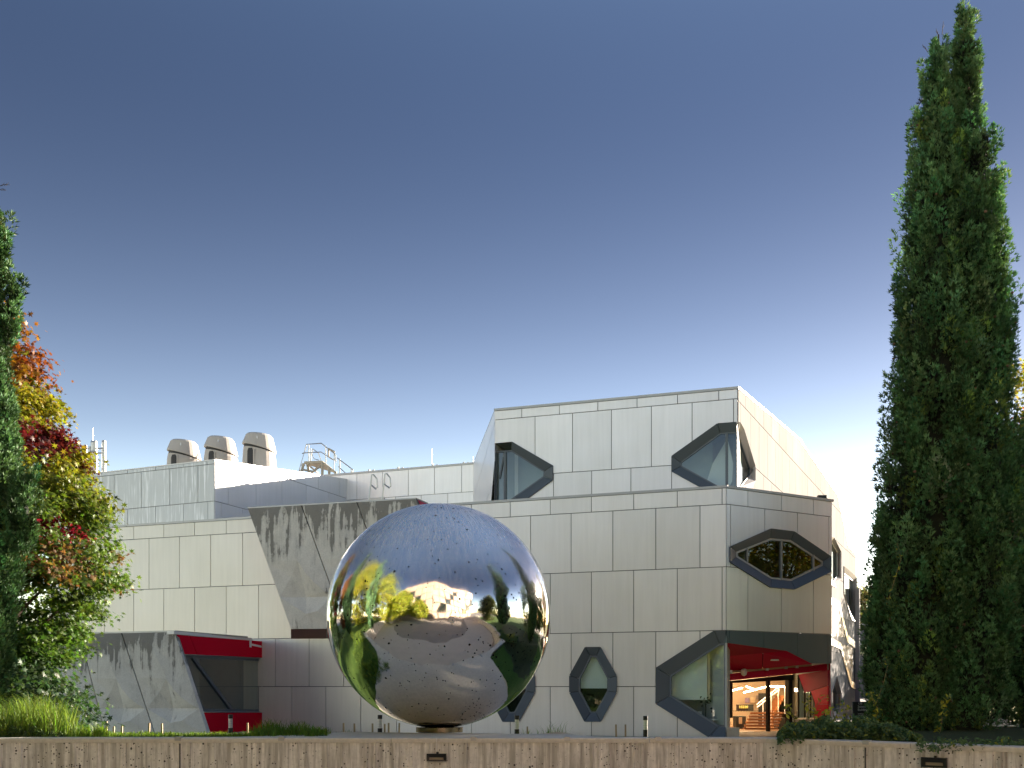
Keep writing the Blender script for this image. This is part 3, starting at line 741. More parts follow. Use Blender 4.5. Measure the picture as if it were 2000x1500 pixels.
# angular band windows of the flank: a dark frame line and glass
for k, (line, w) in enumerate([([(1618,1172),(1637,1183),(1653,1247),(1671,1262)], .45), ([(1618,1252),(1640,1262),(1660,1336),(1671,1341)], .40)]):
    mb = MB()
    for (a, b) in zip(line[:-1], line[1:]):
        A, B = Vector(PG.uv(*a)), Vector(PG.uv(*b)); nn = Vector((-(B-A).y, (B-A).x)).normalized()*w/2; ex = (B-A).normalized()*w*.12
        mb.prism([PG.p(*(A-nn-ex), .04), PG.p(*(B-nn+ex), .04), PG.p(*(B+nn+ex), .04), PG.p(*(A+nn-ex), .04)], Vector((PG.nx, PG.ny, 0))*(.04+.003*k))
    mb.build('window_surround', M['frame_grey'], bld)
link('pane', flat(PG, cv([PG.uv(*q) for q in Wdi]), .0), M['flank_pane'], bld)
link('pane', flat(PG, cv([PG.uv(*q) for q in [(1618,1178),(1635,1186),(1651,1245),(1618,1242)]]), .05), M['flank_pane'], bld)
# body of the third storey: roof, rear walls
r1 = PG.p(gp[1][0], gp[1][1]-.2, -.3); r0 = PG.p(0, zUT-.2, -.3); rl = PW.p(.3, zUT-.25, -.2); rl2 = PW.p(tWE, zWE-.3, -.2)
mb = MB(); g2 = PG.p(gp[2][0], gp[2][1]-.2, -.3); g4 = PG.p(gp[4][0], gp[4][1]-.2, -.3)
mb.add([r0, r1, g2, rl2, rl], [(0, 1, 2, 3, 4)])
mb.add([PG.p(gp[2][0], gp[2][1]-.2, -.3), g4, Vector((-2, 70, 8)), rl2], [(0, 1, 2, 3)])
mb.add([PG.p(tG, G0, 0), PG.p(tG, gp[-1][1], 0), PG.p(tG, gp[-1][1], -14), PG.p(tG, G0, -14)], [(0, 1, 2, 3)])
mb.build('roof', M['roof'], bld)
# narrow bright reveal at the far end of the flank
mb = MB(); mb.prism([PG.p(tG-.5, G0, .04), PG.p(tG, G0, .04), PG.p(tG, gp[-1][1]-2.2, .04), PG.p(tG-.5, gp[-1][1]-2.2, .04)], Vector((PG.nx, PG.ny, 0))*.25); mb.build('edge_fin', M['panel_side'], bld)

# ---- white plant block and rear wall
zB = CZ+10.65; tBL = 16.; tCE = PC.t(678)
def zC(t): return CZ+10.65+(12.0-10.65)*t/11.8
jb1 = [PB.t(u) for u in (387.6,332.5,277.5,224,172)]; jb2 = [PB.t(u) for u in (407,359.5,304.6,250,198)]; jb0 = [PB.t(u) for u in (405,359,305,250,200)]
facade(PB, [(0, CZ+7), (tBL, CZ+7), (tBL, zB), (0, zB)], [(zB-.17, zB, jb0), (CZ+8.73, zB-.17, jb1), (CZ+7, CZ+8.73, jb2)], [], M['panel_drip'], bld)
jc1 = [PC.t(u) for u in (444.5,499,549.5,597,641)]; jc2 = [PC.t(u) for u in (431,473,520,565,610)]; jc0 = [PC.t(u) for u in (574,620.5,662.5)]
facade(PC, [(0, CZ+5.5), (tCE, CZ+5.5), (tCE, zC(tCE)), (0, zC(0))], [(CZ+10.9, 20, jc0), (CZ+8.73, CZ+10.9, jc1), (CZ+5.5, CZ+8.73, jc2)], [], M['panel_white'], bld)
coping(PC, [(-.03, zC(0)), (tCE, zC(tCE))], bld, h=.05, over=.04, mat=M['white'])
coping(PB, [(0, zB), (tBL, zB)], bld, h=.05, over=.04, mat=M['white'])
tDE = PD.t(925.4)+1.2
jd1 = [PD.t(u) for u in (697.5,748,798,849,902)]; jd2 = [PD.t(u) for u in (722,773,823,875)]
facade(PD, [(-6, CZ+5.5), (tDE, CZ+5.5), (tDE, CZ+12.3), (-6, CZ+12.25)], [(CZ+10.8, 20, jd1), (CZ+5.5, CZ+10.8, jd2)], [], M['panel_upper'], bld)
coping(PD, [(-6, CZ+12.25), (tDE, CZ+12.3)], bld, h=.12)
mb = MB()
b0, b1_, c1 = PB.p(0, zB-.35, -.1), PB.p(tBL, zB-.35, -.1), PC.p(tCE, zC(tCE)-.35, -.1)
mb.add([b0, c1, Vector((c1.x-4, c1.y+8, c1.z)), Vector((b1_.x, b1_.y+12, zB-.35)), b1_], [(0, 1, 2, 3, 4)])
mb.add([PD.p(-6, CZ+11.9, -.1), PD.p(tDE, CZ+11.9, -.1), PD.p(tDE, CZ+11.9, -12), PD.p(-6, CZ+11.9, -12)], [(0, 1, 2, 3)])
zf = ZT-.45
mb.add([PF.p(.1, zf, -.05), PF.p(tF_end, zf, -.05), Vector((PF.p(tF_end, 0).x, 62, zf)), Vector((3, 62, zf)), Vector((9, 44, zf)), PR.p(tE-.1, zf, -.05)], [(0, 1, 2, 3, 4, 5)])
mb.build('roof', M['roof'], bld)
mb = MB(); a = PF.p(tF_end, 0, 0); mb.add([(a.x, a.y, G0), (a.x, a.y+22, G0), (a.x, a.y+22, ZT), (a.x, a.y, ZT)], [(0, 1, 2, 3)]); mb.build('end_wall', M['panel_beige_sheen'], bld)

# ---- faceted concrete screens
def screen(pl, off, corners, seams, mat, motif, side_to=None, name='concrete_panel'):
    """corners TL,TR,BR,BL in photo columns; seams = list of (top, bottom) columns in order from left edge to right edge"""
    (vt0, vt1, vb0, vb1) = corners
    for k in range(len(seams)-1):
        (a, b), (c, d) = seams[k], seams[k+1]
        L = seams[0][0]; R = seams[-1][0]
        vt = lambda u: vt0+(vt1-vt0)*(u-L)/(R-L)
        vb = lambda u: vb0+(vb1-vb0)*(u-L)/(R-L)
        g = 1.1
        TL, TR, BR, BL = [Vector(pl.uv(*q, off)) for q in ((a+g, vt(a)), (c-g, vt(c)), (d-g, vb(d)), (b+g, vb(b)))]
        def P(s, h, dep): # s across 0..1, h down 0..1
            top = TL.lerp(TR, s); bot = BL.lerp(BR, s); q = top.lerp(bot, h); return pl.p(q.x, q.y, off+dep)
        mv, mf = motif
        V = [P(*q) for q in mv]; Fs = [list(f) for f in mf]
        n = len(V)
        ring = [0, 1, 2, 3]; V2 = list(V)
        back = [V[i]-Vector((pl.nx, pl.ny, 0))*.18 for i in ring]
        b_ = len(V2); V2 += back
        Fs += [[ring[i], ring[(i+1) % 4], b_+(i+1) % 4, b_+i] for i in range(4)]
        link(name, mesh_of(name, V2, Fs), mat, bld)
# motif points: (across, down, depth)
MV = [(0,0,0),(1,0,0),(1,1,0),(0,1,0),          # corners 0-3
      (.60,.45,.10),                            # 4 apex of the blade
      (.44,.74,-.24),                           # 5 lower left tip, recessed
      (1.0,.74,.0),                             # 6 right end of the blade
      (.76,.63,.11),(.88,.70,.07),(.66,.545,.12), # 7,8,9 points along the curved upper edge
      (0,.44,.0),(0,.74,.0),                    # 10, 11 left edge
      (.40,.88,.08),(.62,.86,.11),             # 12, 13 lower ridge
      (1.0,.45,0), (.34,.58,-.02), (.50,.12,.05)]
MF = [(0,16,10),(0,1,16),(1,14,16),(16,14,4),(10,16,4),(10,4,15),(10,15,11),(15,4,5),(11,15,5),
      (4,9,5),(9,7,5),(7,8,5),(8,6,5),(4,14,9),(9,14,7),(7,14,8),(8,14,6),
      (11,5,12),(11,12,3),(5,13,12),(5,6,13),(6,2,13),(12,13,2),(12,2,3)]
# upper hung screen
HO = 1.25
sl = lambda u: u+ (1229-993)*.362
hs_ = [(483,567.5),(588.5,676),(697,786),(812,905)]
screen(PF, HO, (993,974.5,1229,1226.5), hs_, M['conc_hi'], (MV, MF))
tl, tr = PF.puv(483, 993, HO), PF.puv(812, 974.5, HO); bl, br = PF.puv(567.5, 1229, HO), PF.puv(905, 1226.5, HO)
nF = Vector((PF.nx, PF.ny, 0))
mb = MB(); mb.prism([tl, tr, tr-nF*(HO-.1), tl-nF*(HO-.1)], (0, 0, .05)); mb.build('coping', M['coping'], bld)
mb = MB(); mb.add([tl-nF*.19, bl-nF*.19, bl-nF*(HO-.06), tl-nF*(HO-.06)], [(0, 1, 2, 3)]); mb.build('screen_side', M['red'], bld); mb = MB(); mb.add([tr-nF*.19, br-nF*.19, br-nF*(HO-.06), tr-nF*(HO-.06)], [(0, 1, 2, 3)]); mb.build('screen_side', M['red'], bld)
s1 = PF.puv(568.5, 1247.6, .05); s2 = PF.puv(905, 1246, .05); sm1, sm2 = lerp(bl, br, .22), lerp(s1, s2, .22)
for P in ([bl-nF*.02, sm1-nF*.02-g, sm2-g, s1], [sm1-nF*.02+g, br-nF*.02, s2, sm2+g]): link('soffit_panel', mesh_of('soffit', P, [(0, 1, 2, 3)]), M['soffit'], bld)
# lower left screen
PL = Plane(-12.15, 35.9, -5570, 1950)
sl_ = [(342,407.5),(237.5,303),(155,206),(75,120),(0,40),(-75,-38)][::-1]
screen(PL, 0, (1240,1235.5,1436,1436), sl_, M['conc_lo'], (MV, MF))
zL = CZ+1.96
a, b = PL.puv(-75, 1240), PL.puv(342, 1235)
mb = MB(); nb = Vector((PL.nx, PL.ny, 0))
mb.prism([Vector((a.x, a.y, zL)), Vector((b.x, b.y, zL)), Vector((b.x, b.y, zL))-nb*4.5, Vector((a.x, a.y, zL))-nb*4.5], (0, 0, .06)); mb.build('roof', M['coping'], bld)
# red bay with the slanted window
PQ = Plane(b.x, b.y, PF.puv(511, 1300).x-b.x, PF.puv(511, 1300).y-b.y)
def slant(v): return 342+(407.5-342)*(v-1235)/(1433-1235)
def redpart(P, m='red2', off=0, th=.04): return link('red_panel', flat(PQ, [PQ.uv(*q, off) for q in P], off, th), M[m], bld)
redpart([(slant(1239)+1,1239.5),(369,1242.3),(383,1278.5),(slant(1277.5)+1,1277.5)]); redpart([(370,1242.4),(511,1252.5),(511,1284.5),(384,1278.7)])
redpart([(slant(1392)+1,1392),(456,1392),(482,1433),(slant(1433)+1,1433)]); redpart([(457,1392),(511,1392),(511,1433),(483,1433)])
wr = window(PQ, [(slant(1278)+2,1278.5),(510.5,1284.5),(510.5,1391.5),(slant(1391)+2,1391)], [(slant(1278)+4,1280.5),(508.5,1286.5),(508.5,1389.5),(slant(1391)+4,1389)],
       bld, mat=M['coping'], glass='glass_office', room='room_office', bar=.09, proud=.06, depth=3.0, mull=[(374,1282,455,1391,.10)], inner_mat=M['frame_side'])
mb = MB(); c = PQ.puv(470, 1298, -1.2); mb.box(c.x-.12, c.x+.12, c.y-.12, c.y+.12, c.z-.02, c.z+.02); mb.build('ceiling_lamp', emit_mat('office_lamp', (.9, 1, .95), 6), wr)
ld = bpy.data.lights.new('office_light', 'AREA'); ld.size = .5; ld.energy = 4; ld.color = (.85, 1, .95); lo = bpy.data.objects.new('office_light', ld); COL.objects.link(lo); lo.location = c-Vector((0, 0, .05)); lo.parent = wr
mb = MB(); c = PQ.puv(487, 1374, -.8); mb.box(c.x-.3, c.x+.3, c.y-.1, c.y+.1, c.z-.3, c.z+.25); mb.build('monitor', M['black'], wr)
mb = MB(); c = PQ.puv(488, 1360, -1.6); mb.prism([c+Vector((-.5,0,-.6)), c+Vector((.5,0,-.6)), c+Vector((.5,0,.4)), c+Vector((0,0,.75)), c+Vector((-.5,0,.3))], (0, .06, 0)); mb.build('pinboard', plain('ochre_board', (.40, .27, .08), .7), wr)
mb = MB(); a, b2 = PQ.puv(340, 1238.5, .04), PQ.puv(492.5, 1251.5, .04); u_ = Vector((0, 0, .11))
mb.prism([a, b2, b2+u_, a+u_], Vector((-PQ.nx, -PQ.ny, 0))*.3); mb.build('coping', M['white'], bld)
mb = MB(); a, b2 = PQ.puv(488, 1260, .05), PQ.puv(511, 1265, .05); mb.prism([a, b2, b2+Vector((0,0,.08)), a+Vector((0,0,.08))], Vector((-PQ.nx, -PQ.ny, 0))*.3)
a, b2 = PQ.puv(487.5, 1264, .05), PQ.puv(491.5, 1264.5, .05); mb.prism([a, b2, b2+Vector((0,0,.34)), a+Vector((0,0,.34))], Vector((-PQ.nx, -PQ.ny, 0))*.2); mb.build('gutter', M['white'], bld)

# ================================================================== GROUND, TERRACE, WALL
def lawn_mat(name, a, b, c2, bright=1.):
    t = NT(name); g = t.new('ShaderNodeNewGeometry'); P = g.outputs['Position']
    c = t.mix(t.ramp(t.noise(P, 1.3, 5), [(.35, 0.), (.65, 1.)]), a, b)
    c = t.mix(t.ramp(t.noise(P, 30, 3), [(.35, 0.), (.7, 1.)]), c, c2)
    t.bump(t.noise(P, 60, 3), .8, .02)
    return t.set(c, .9, 0, .2)
M['lawn'] = lawn_mat('lawn_ground', (.07, .14, .022), (.10, .18, .03), (.05, .09, .018))
M['soil'] = lawn_mat('soil_and_mulch', (.05, .065, .026), (.08, .09, .035), (.03, .04, .018))
M['meadow'] = lawn_mat('sunlit_bank', (.24, .23, .035), (.30, .25, .04), (.12, .15, .03))
M['plaza'] = plain('brown_plaza_paving', (.26, .235, .21), .85, 0, .25, .9)
M['path'] = plain('pale_path', (.50, .455, .39), .85, 0, .15, 2.5)
mb = MB(); R = 700
mb.add([(-R, -R, G0-.02), (R, -R, G0-.02), (R, R, G0-.02), (-R, R, G0-.02)], [(0, 1, 2, 3)]); mb.build('ground', M['plaza'], kind='structure')

WL = [(-60, -14), (-26, -8), (-17, -1.5), (-13.2, 3.6), (-10.2, 7.6), (-8.2, 10.0), (-6.9, 11.15), (-5.4, 11.42), (2.9, 11.42), (4.87, 9.78), (6.6, 7.9), (8.6, 4.4), (10.8, -1), (15, -6), (24, -11), (60, -16)]
def wall_y(x):
    for (a, b), (c, d) in zip(WL[:-1], WL[1:]):
        if a <= x <= c: return b+(d-b)*(x-a)/(c-a)
    return WL[-1][1]
ZP = 1.06                                     # terrace level
def sm(a, b, x): k = min(1, max(0, (x-a)/(b-a))); return k*k*(3-2*k)
def hgt(x, y):
    slope = ZP-max(0, y-12.9)*.085
    left = max(G0, slope)-.035
    d = y-wall_y(x)
    dip = max(G0, .9-d*.42)
    soil = max(G0, 1.02-max(0, y-16.5)*.09)-.02
    k1 = sm(-.2, .55, x-.02*(y-11.4)*0)       # lawn to dip
    k2 = sm(0, .45, x-(.262*y+.02))           # dip to planting bed
    z = left*(1-k1)+dip*k1
    return z*(1-k2)+soil*k2
xs = sorted(set([x*.35 for x in range(-46, 47)]+[-60,-48,-38,-30,-24,-20,18,20,24,30,38,48,60]))
ds = [0, .12, .3, .6, 1., 1.4, 1.8, 2.3, 2.8, 3.4, 4, 5, 6, 7, 8, 10, 12, 14, 17, 20, 24, 28, 34, 40]
V = []; Fs = []
for x in xs:
    w = wall_y(x)
    for d in ds: V.append((x, w+.22+d, hgt(x, w+.22+d)))
nd = len(ds)
fl, fs = [], []
for i in range(len(xs)-1):
    for j in range(nd-1):
        f = (i*nd+j, (i+1)*nd+j, (i+1)*nd+j+1, i*nd+j+1)
        xm, ym = (V[f[0]][0]+V[f[2]][0])/2, (V[f[0]][1]+V[f[2]][1])/2
        (fs if (xm > 2.95 and 10 < ym < 18 and xm < 9) else fl).append(f)
def grid(name, faces, mat):
    used = sorted({i for f in faces for i in f}); mp = {i: k for k, i in enumerate(used)}
    return link(name, mesh_of(name, [V[i] for i in used], [[mp[i] for i in f] for f in faces], True), mat, None, None, 'structure')
grid('lawn', fl, M['lawn']); grid('planting_bed', fs, M['soil'])

# pale sheet added along the long facade, unseen, to bounce light onto its wall
fp = [PF.p(-1.5, 0, .25), PF.p(30, 0, .25), PF.p(30, 0, 6.0), PF.p(-.5, 0, 6.0)]
mb = MB(); mb.add([(p.x, p.y, G0+.004) for p in fp], [(0, 1, 2, 3)]); mb.build('bounce_sheet', M['path'], kind='structure')
# pad under the ball
cx, cy, RS = -.975, 13.42, 1.497
pad = [(-4.2, 11.60), (-3.2, 11.75), (-2.55, 12.3), (-2.2, 13.0), (-2.15, 13.8), (-2.0, 14.5), (-1.0, 14.9), (.0, 14.5), (.35, 13.9), (.62, 13.0), (.78, 12.3), (.95, 11.8), (1.3, 11.60)]
mb = MB()
mb.add([(x, y, ZP-max(0, y-13.35)*.13) for x, y in pad]+[(x, y, ZP-.7) for x, y in pad], [list(range(len(pad)))]+[(i, (i+1) % len(pad), len(pad)+(i+1) % len(pad), len(pad)+i) for i in range(len(pad))])
mb.build('concrete_pad', M['conc_cap'], kind='structure')

# front wall: board-marked face with boards of uneven depth, cap on top, joints
wall = thing('garden_wall', 'low board marked concrete retaining wall running across the foreground under the steel ball', 'wall')
def along(pts, s):
    for (a, b) in zip(pts[:-1], pts[1:]):
        L = math.dist(a, b)
        if s <= L: return Vector((a[0]+(b[0]-a[0])*s/L, a[1]+(b[1]-a[1])*s/L, 0)), Vector((b[0]-a[0], b[1]-a[1], 0)).normalized()
        s -= L
    return Vector((*pts[-1], 0)), Vector((b[0]-a[0], b[1]-a[1], 0)).normalized()
wp = [p for p in WL if -27 < p[0] < 25]
tot = sum(math.dist(a, b) for a, b in zip(wp[:-1], wp[1:]))
s = 0; mb = MB(); prev = 0; zt = ZP-.052
while s < tot:
    w = random.choice([.035, .05, .07, .07, .09, .09, .12, .15]); p, d = along(wp, s); q, d2 = along(wp, min(tot, s+w)); n = Vector((d.y, -d.x, 0))
    if n.y > 0: n = -n
    dep = random.uniform(0, .007)+(random.random() < .06)*.006
    fin = random.random() < .3
    a, b = p+n*dep, q+n*dep
    mb.add([a+Vector((0,0,G0)), b+Vector((0,0,G0)), b+Vector((0,0,zt)), a+Vector((0,0,zt)), p-n*.01+Vector((0,0,G0)), p-n*.01+Vector((0,0,zt)), q-n*.01+Vector((0,0,G0)), q-n*.01+Vector((0,0,zt))],
           [(0,1,2,3), (4,0,3,5), (1,6,7,2)])
    if fin:
        a2 = q+n*(dep+.012); e = d*.006
        mb.add([q-e+Vector((0,0,G0)), a2+Vector((0,0,G0)), q+e*1.2+Vector((0,0,G0)), q-e+Vector((0,0,zt)), a2+Vector((0,0,zt)), q+e*1.2+Vector((0,0,zt))], [(0,1,4,3), (1,2,5,4)])
    s += w
mb.build('wall_face', M['conc_wall'], wall)
mb = MB()
def offs(pts, o):
    out = []
    for i, p in enumerate(pts):
        a = Vector(pts[max(i-1, 0)]); b = Vector(pts[min(i+1, len(pts)-1)]); d = (b-a).normalized(); n = Vector((d.y, -d.x))
        if n.y > 0: n = -n
        out.append((p[0]+n.x*o, p[1]+n.y*o))
    return out
f_, b_ = offs(wp, .018), offs(wp, -.24)
def cap_seg(name, i0, i1, cuts):
    pass
# cap cast in lengths of about 2.45 m with a fine joint between them
fr, bkp = f_, b_
S = 0; k = 0; totf = sum(math.dist(a, b) for a, b in zip(wp[:-1], wp[1:]))
cum = [0]
for a, b in zip(wp[:-1], wp[1:]): cum.append(cum[-1]+math.dist(a, b))
def pt_at(pl_, s_):
    for i in range(len(cum)-1):
        if s_ <= cum[i+1]+1e-6:
            k_ = (s_-cum[i])/(cum[i+1]-cum[i]); return (pl_[i][0]+(pl_[i+1][0]-pl_[i][0])*k_, pl_[i][1]+(pl_[i+1][1]-pl_[i][1])*k_)
    return pl_[-1]
s_mid = cum[7]+(-.83+5.4)                     # arc length at the joint above the wall light
js = [s_mid+2.95*i for i in range(-14, 14) if 0 < s_mid+2.95*i < totf]; js = [0]+js+[totf]
for a, b in zip(js[:-1], js[1:]):
    cs = [a+.003]+[c for c in cum if a+.003 < c < b-.003]+[b-.003]; mb = MB()
    for c, d in zip(cs[:-1], cs[1:]):
        P = [pt_at(fr, c), pt_at(fr, d), pt_at(bkp, d), pt_at(bkp, c)]
        bev = .008
        mb.add([(*p, ZP-.052) for p in P]+[(*p, ZP-bev) for p in P]+[(*pt_at(offs(wp, .018-bev), c), ZP+.002), (*pt_at(offs(wp, .018-bev), d), ZP+.002), (*P[2], ZP+.002), (*P[3], ZP+.002)],
               [(0,1,5,4), (4,5,9,8), (8,9,10,11), (2,3,7,6), (6,7,11,10), (0,3,2,1)]+([(0,4,8,11,7,3)] if c == cs[0] else [])+([(1,2,6,10,9,5)] if d == cs[-1] else []))
    mb.build('coping', M['conc_cap'], wall)
mb = MB(); P = offs(wp, -.02)
# metal skate stops on the edge
def on_wall(u):
    for (a, b) in zip(wp[:-1], wp[1:]):
        pl = Plane(a[0], a[1], b[0]-a[0], b[1]-a[1]); t = pl.t(u)
        if 0 <= t <= math.dist(a, b) and pl.p(t, 0).y > 2: return pl, t
wclip = [348, 550, 925, 1108, 1285, 1692]
desc = ['small metal skate stop on the wall edge below the slanted red window', 'small metal skate stop on the wall edge under the long grass clump',
        'small metal skate stop on the wall edge just right of the steel ball foot', 'small metal skate stop on the wall edge below the diamond window', 'small metal skate stop on the wall edge below the large corner window', 'small metal skate stop on the wall edge below the dark sign']
for u, dsc in zip(wclip, desc):
    pl, t = on_wall(u); mb = MB()
    mb.prism([pl.p(t-.033, ZP+.002, .022), pl.p(t+.033, ZP+.002, .022), pl.p(t+.033, ZP+.016, .02), pl.p(t-.033, ZP+.016, .02)], Vector((-pl.nx, -pl.ny, 0))*.09)
    mb.prism([pl.p(t-.033, ZP-.028, .019), pl.p(t+.033, ZP-.028, .019), pl.p(t+.033, ZP+.016, .019), pl.p(t-.033, ZP+.016, .019)], Vector((pl.nx, pl.ny, 0))*.006)
    tag(mb.build('skate_stop', M['coping']), dsc, 'skate stop', 'metal skate stops along the wall edge')
# recessed wall lights
def wall_light(u, v, label, wdt=.225, hgt_=.085):
    pl, t = on_wall(u); Y = pl.p(t, 0).y; z = CZ+(HV-v)*Y/FPX
    th = tag(MB().build('wall_light', M['black']) if False else thing('wall_light', label, 'wall light', 'dark lights set into the wall face'), label, 'wall light', 'dark lights set into the wall face')
    w2, h2 = wdt/2, hgt_/2
    o = [(t-w2, z-h2), (t+w2, z-h2), (t+w2, z+h2), (t-w2, z+h2)]; i_ = [(t-w2*.74, z-h2*.60), (t+w2*.74, z-h2*.60), (t+w2*.70, z+h2*.05), (t-w2*.70, z+h2*.05)]
    mb = MB(); n = 4
    for a in range(4):
        b = (a+1) % 4
        mb.add([pl.p(*o[a], .045), pl.p(*o[b], .045), pl.p(*i_[b], .04), pl.p(*i_[a], .04), pl.p(*i_[b], .014), pl.p(*i_[a], .014), pl.p(*o[a], .0), pl.p(*o[b], .0)], [(0,1,2,3), (3,2,4,5), (1,0,6,7)])
    mb.build('housing', M['black'], th)
    link('reflector', flat(pl, i_, .014), plain('dull_lens', (.34, .30, .25), .4), th)
    mb = MB(); mb.tube([pl.p(t+.01, z+h2, .02), pl.p(t+.01, z+h2+.02, .02)], .014, 8); mb.build('cable_gland', M['black'], th)
    return pl, t, z
pl, t, z = wall_light(853, 1479, 'dark recessed wall light in the wall face straight below the steel ball')
mb = MB(); mb.tube([pl.p(t, z+.04, .014), pl.p(t, ZP-.05, .014), pl.p(t, ZP-.045, .026), pl.p(t, ZP+.004, .026)], .003, 4); tag(mb.build('cable', M['white']), 'thin pale cable running down the wall from the edge to the light below the ball', 'cable')
wall_light(1826, 1489, 'dark recessed wall light in the wall face below the tall cypress', .25, .1)
# expansion joints in the face
for u in (352, 1691):
    pl, t = on_wall(u); mb = MB(); mb.prism([pl.p(t-.006, G0, .010), pl.p(t+.006, G0, .010), pl.p(t+.006, zt-.01, .010), pl.p(t-.006, zt-.01, .010)], Vector((pl.nx, pl.ny, 0))*.008); mb.build('expansion_joint', M['joint'], wall)

# paving seen mirrored in the ball: pale ring path inside the wall, plaza beyond
ring_o = [p for p in WL if -27 < p[0] < 25]
inner_r = [(-12, -3.5), (-9.5, 1.2), (-7.2, 4.6), (-4.6, 7.0), (0, 7.8), (2.6, 6.7), (5.0, 3.6), (7.2, -1.5), (9, -5.5)]
outer_r = [(-17, -1.5), (-13.2, 3.6), (-10.2, 7.6), (-6.9, 11.1), (0, 11.38), (4.6, 9.9), (6.6, 7.8), (10.8, -1), (15, -6)]
mb = MB(); zz = G0-.012
mb.add([(x, y, zz) for x, y in outer_r]+[(x, y, zz) for x, y in inner_r], [(i, i+1, 9+i+1, 9+i) for i in range(8)]); mb.build('path', M['path'], kind='structure')

# ================================================================== STEEL BALL
ball = thing('steel_ball_sculpture', 'giant polished steel ball with tiny dark pits standing on the pale concrete pad', 'sculpture')
t = NT('polished_pitted_steel')
co = t.coord(kind='Object'); 
sp = t.new('ShaderNodeSeparateXYZ'); t.l.new(co, sp.inputs[0])
# brushed streaks that run along the meridians
ang = t.math('ARCTAN2', sp.outputs[1], sp.outputs[0])
cmb = t.new('ShaderNodeCombineXYZ'); t.l.new(t.math('MULTIPLY', ang, 6.0), cmb.inputs[0]); t.l.new(t.math('MULTIPLY', sp.outputs[2], .55), cmb.inputs[1])
st = t.noise(cmb.outputs[0], 7, 6, .75)
v1 = t.new('ShaderNodeTexVoronoi'); t.l.new(co, v1.inputs['Vector']); v1.inputs['Scale'].default_value = 13
s1_ = t.new('ShaderNodeSeparateColor'); t.l.new(v1.outputs['Color'], s1_.inputs[0])
dens = t.ramp(t.noise(co, 1.4, 2), [(.40, .25), (.60, 1.)])
r1_ = t.math('MULTIPLY', t.math('POWER', s1_.outputs[0], 3.0), t.math('MULTIPLY', dens, .125))
p1 = t.math('LESS_THAN', v1.outputs['Distance'], r1_)
v2 = t.new('ShaderNodeTexVoronoi'); t.l.new(co, v2.inputs['Vector']); v2.inputs['Scale'].default_value = 26
s2_ = t.new('ShaderNodeSeparateColor'); t.l.new(v2.outputs['Color'], s2_.inputs[0])
r2_ = t.math('MULTIPLY', t.math('POWER', s2_.outputs[1], 5.0), t.math('MULTIPLY', dens, .16))
p2 = t.math('LESS_THAN', v2.outputs['Distance'], r2_)
stc = t.ramp(st, [(.36, 0.), (.64, 1.)])
up_ = t.new('ShaderNodeMapRange'); t.l.new(sp.outputs[2], up_.inputs[0]); up_.inputs[1].default_value = .1; up_.inputs[2].default_value = 1.35
colr = t.mix(t.math('MAXIMUM', stc, t.math('SUBTRACT', 1., t.math('MULTIPLY', up_.outputs[0], 1.6))), (.78, .77, .765), (.95, .925, .89))
rgh = t.math('ADD', t.math('MULTIPLY', t.math('MULTIPLY', stc, up_.outputs[0]), .16), .06)
upper = t.math('MULTIPLY', up_.outputs[0], .17)
rgh = t.math('ADD', rgh, upper)
met = t.math('SUBTRACT', 1., t.math('MULTIPLY', t.math('MULTIPLY', up_.outputs[0], t.math('ADD', t.math('MULTIPLY', stc, .6), .35)), .62))
t.set(colr, rgh, met)
h = t.math('ADD', t.math('MULTIPLY', t.noise(co, 1.6, 2, .5), 1.), t.math('MULTIPLY', t.noise(co, 5., 2, .4), .10))
t.bump(h, .75, .03)
bm = bmesh.new(); bmesh.ops.create_uvsphere(bm, u_segments=160, v_segments=100, radius=RS)
me = bpy.data.meshes.new('sphere'); bm.to_mesh(me); bm.free(); me.polygons.foreach_set('use_smooth', [True]*len(me.polygons))
zc_b = ZP+.035+RS
sph = link('polished_shell', me, t.m, ball); sph.location = (cx, cy, zc_b)
mb = MB(); mb.lathe([(.315, ZP-.02), (.315, ZP+.045)], 40, cx, cy); mb.build('base_ring', plain('dark_steel_ring', (.16, .14, .11), .25, .9), ball, smooth=False)
# dark pits eaten into the shell: hundreds of tiny irregular spots, loosely clustered
mb = MB(); C0 = Vector((cx, cy, zc_b)); cents = [Vector((random.gauss(0, 1), random.gauss(0, 1), random.gauss(0, 1))).normalized() for _ in range(60)]
spots_b = []
for k in range(1500):
    if random.random() < .55: d = (random.choice(cents)+Vector((random.gauss(0, .13), random.gauss(0, .13), random.gauss(0, .13)))).normalized()
    else: d = Vector((random.gauss(0, 1), random.gauss(0, 1), random.gauss(0, 1))).normalized()
    spots_b.append((d, min(.017, .0066*math.exp(random.gauss(.05, .42)))))
for (u, v, r) in ((803,1220,.013),(917,1259,.015),(697,1249,.011),(856,1094,.012),(942,1135,.011),(832,1147,.007),(889,1196,.009),(867,1396,.010),(835,1054,.008),(840,1278,.009),(1020,1212,.008),(835,1135,.006),(893,1240,.008),(812,1310,.009),(905,1290,.008),(870,1330,.009),(780,1340,.007),(930,1350,.008),(760,1288,.006),(900,1400,.007)):
    v_ = (at(u, v, 10)-Vector((0, 0, CZ))); o_ = Vector((0, 0, CZ)); dd_ = v_.normalized(); oc_ = o_-C0; b_q = oc_.dot(dd_); disc = b_q*b_q-(oc_.dot(oc_)-RS*RS)
    if disc > 0: spots_b.append(((o_+dd_*(-b_q-math.sqrt(disc))-C0).normalized(), r))
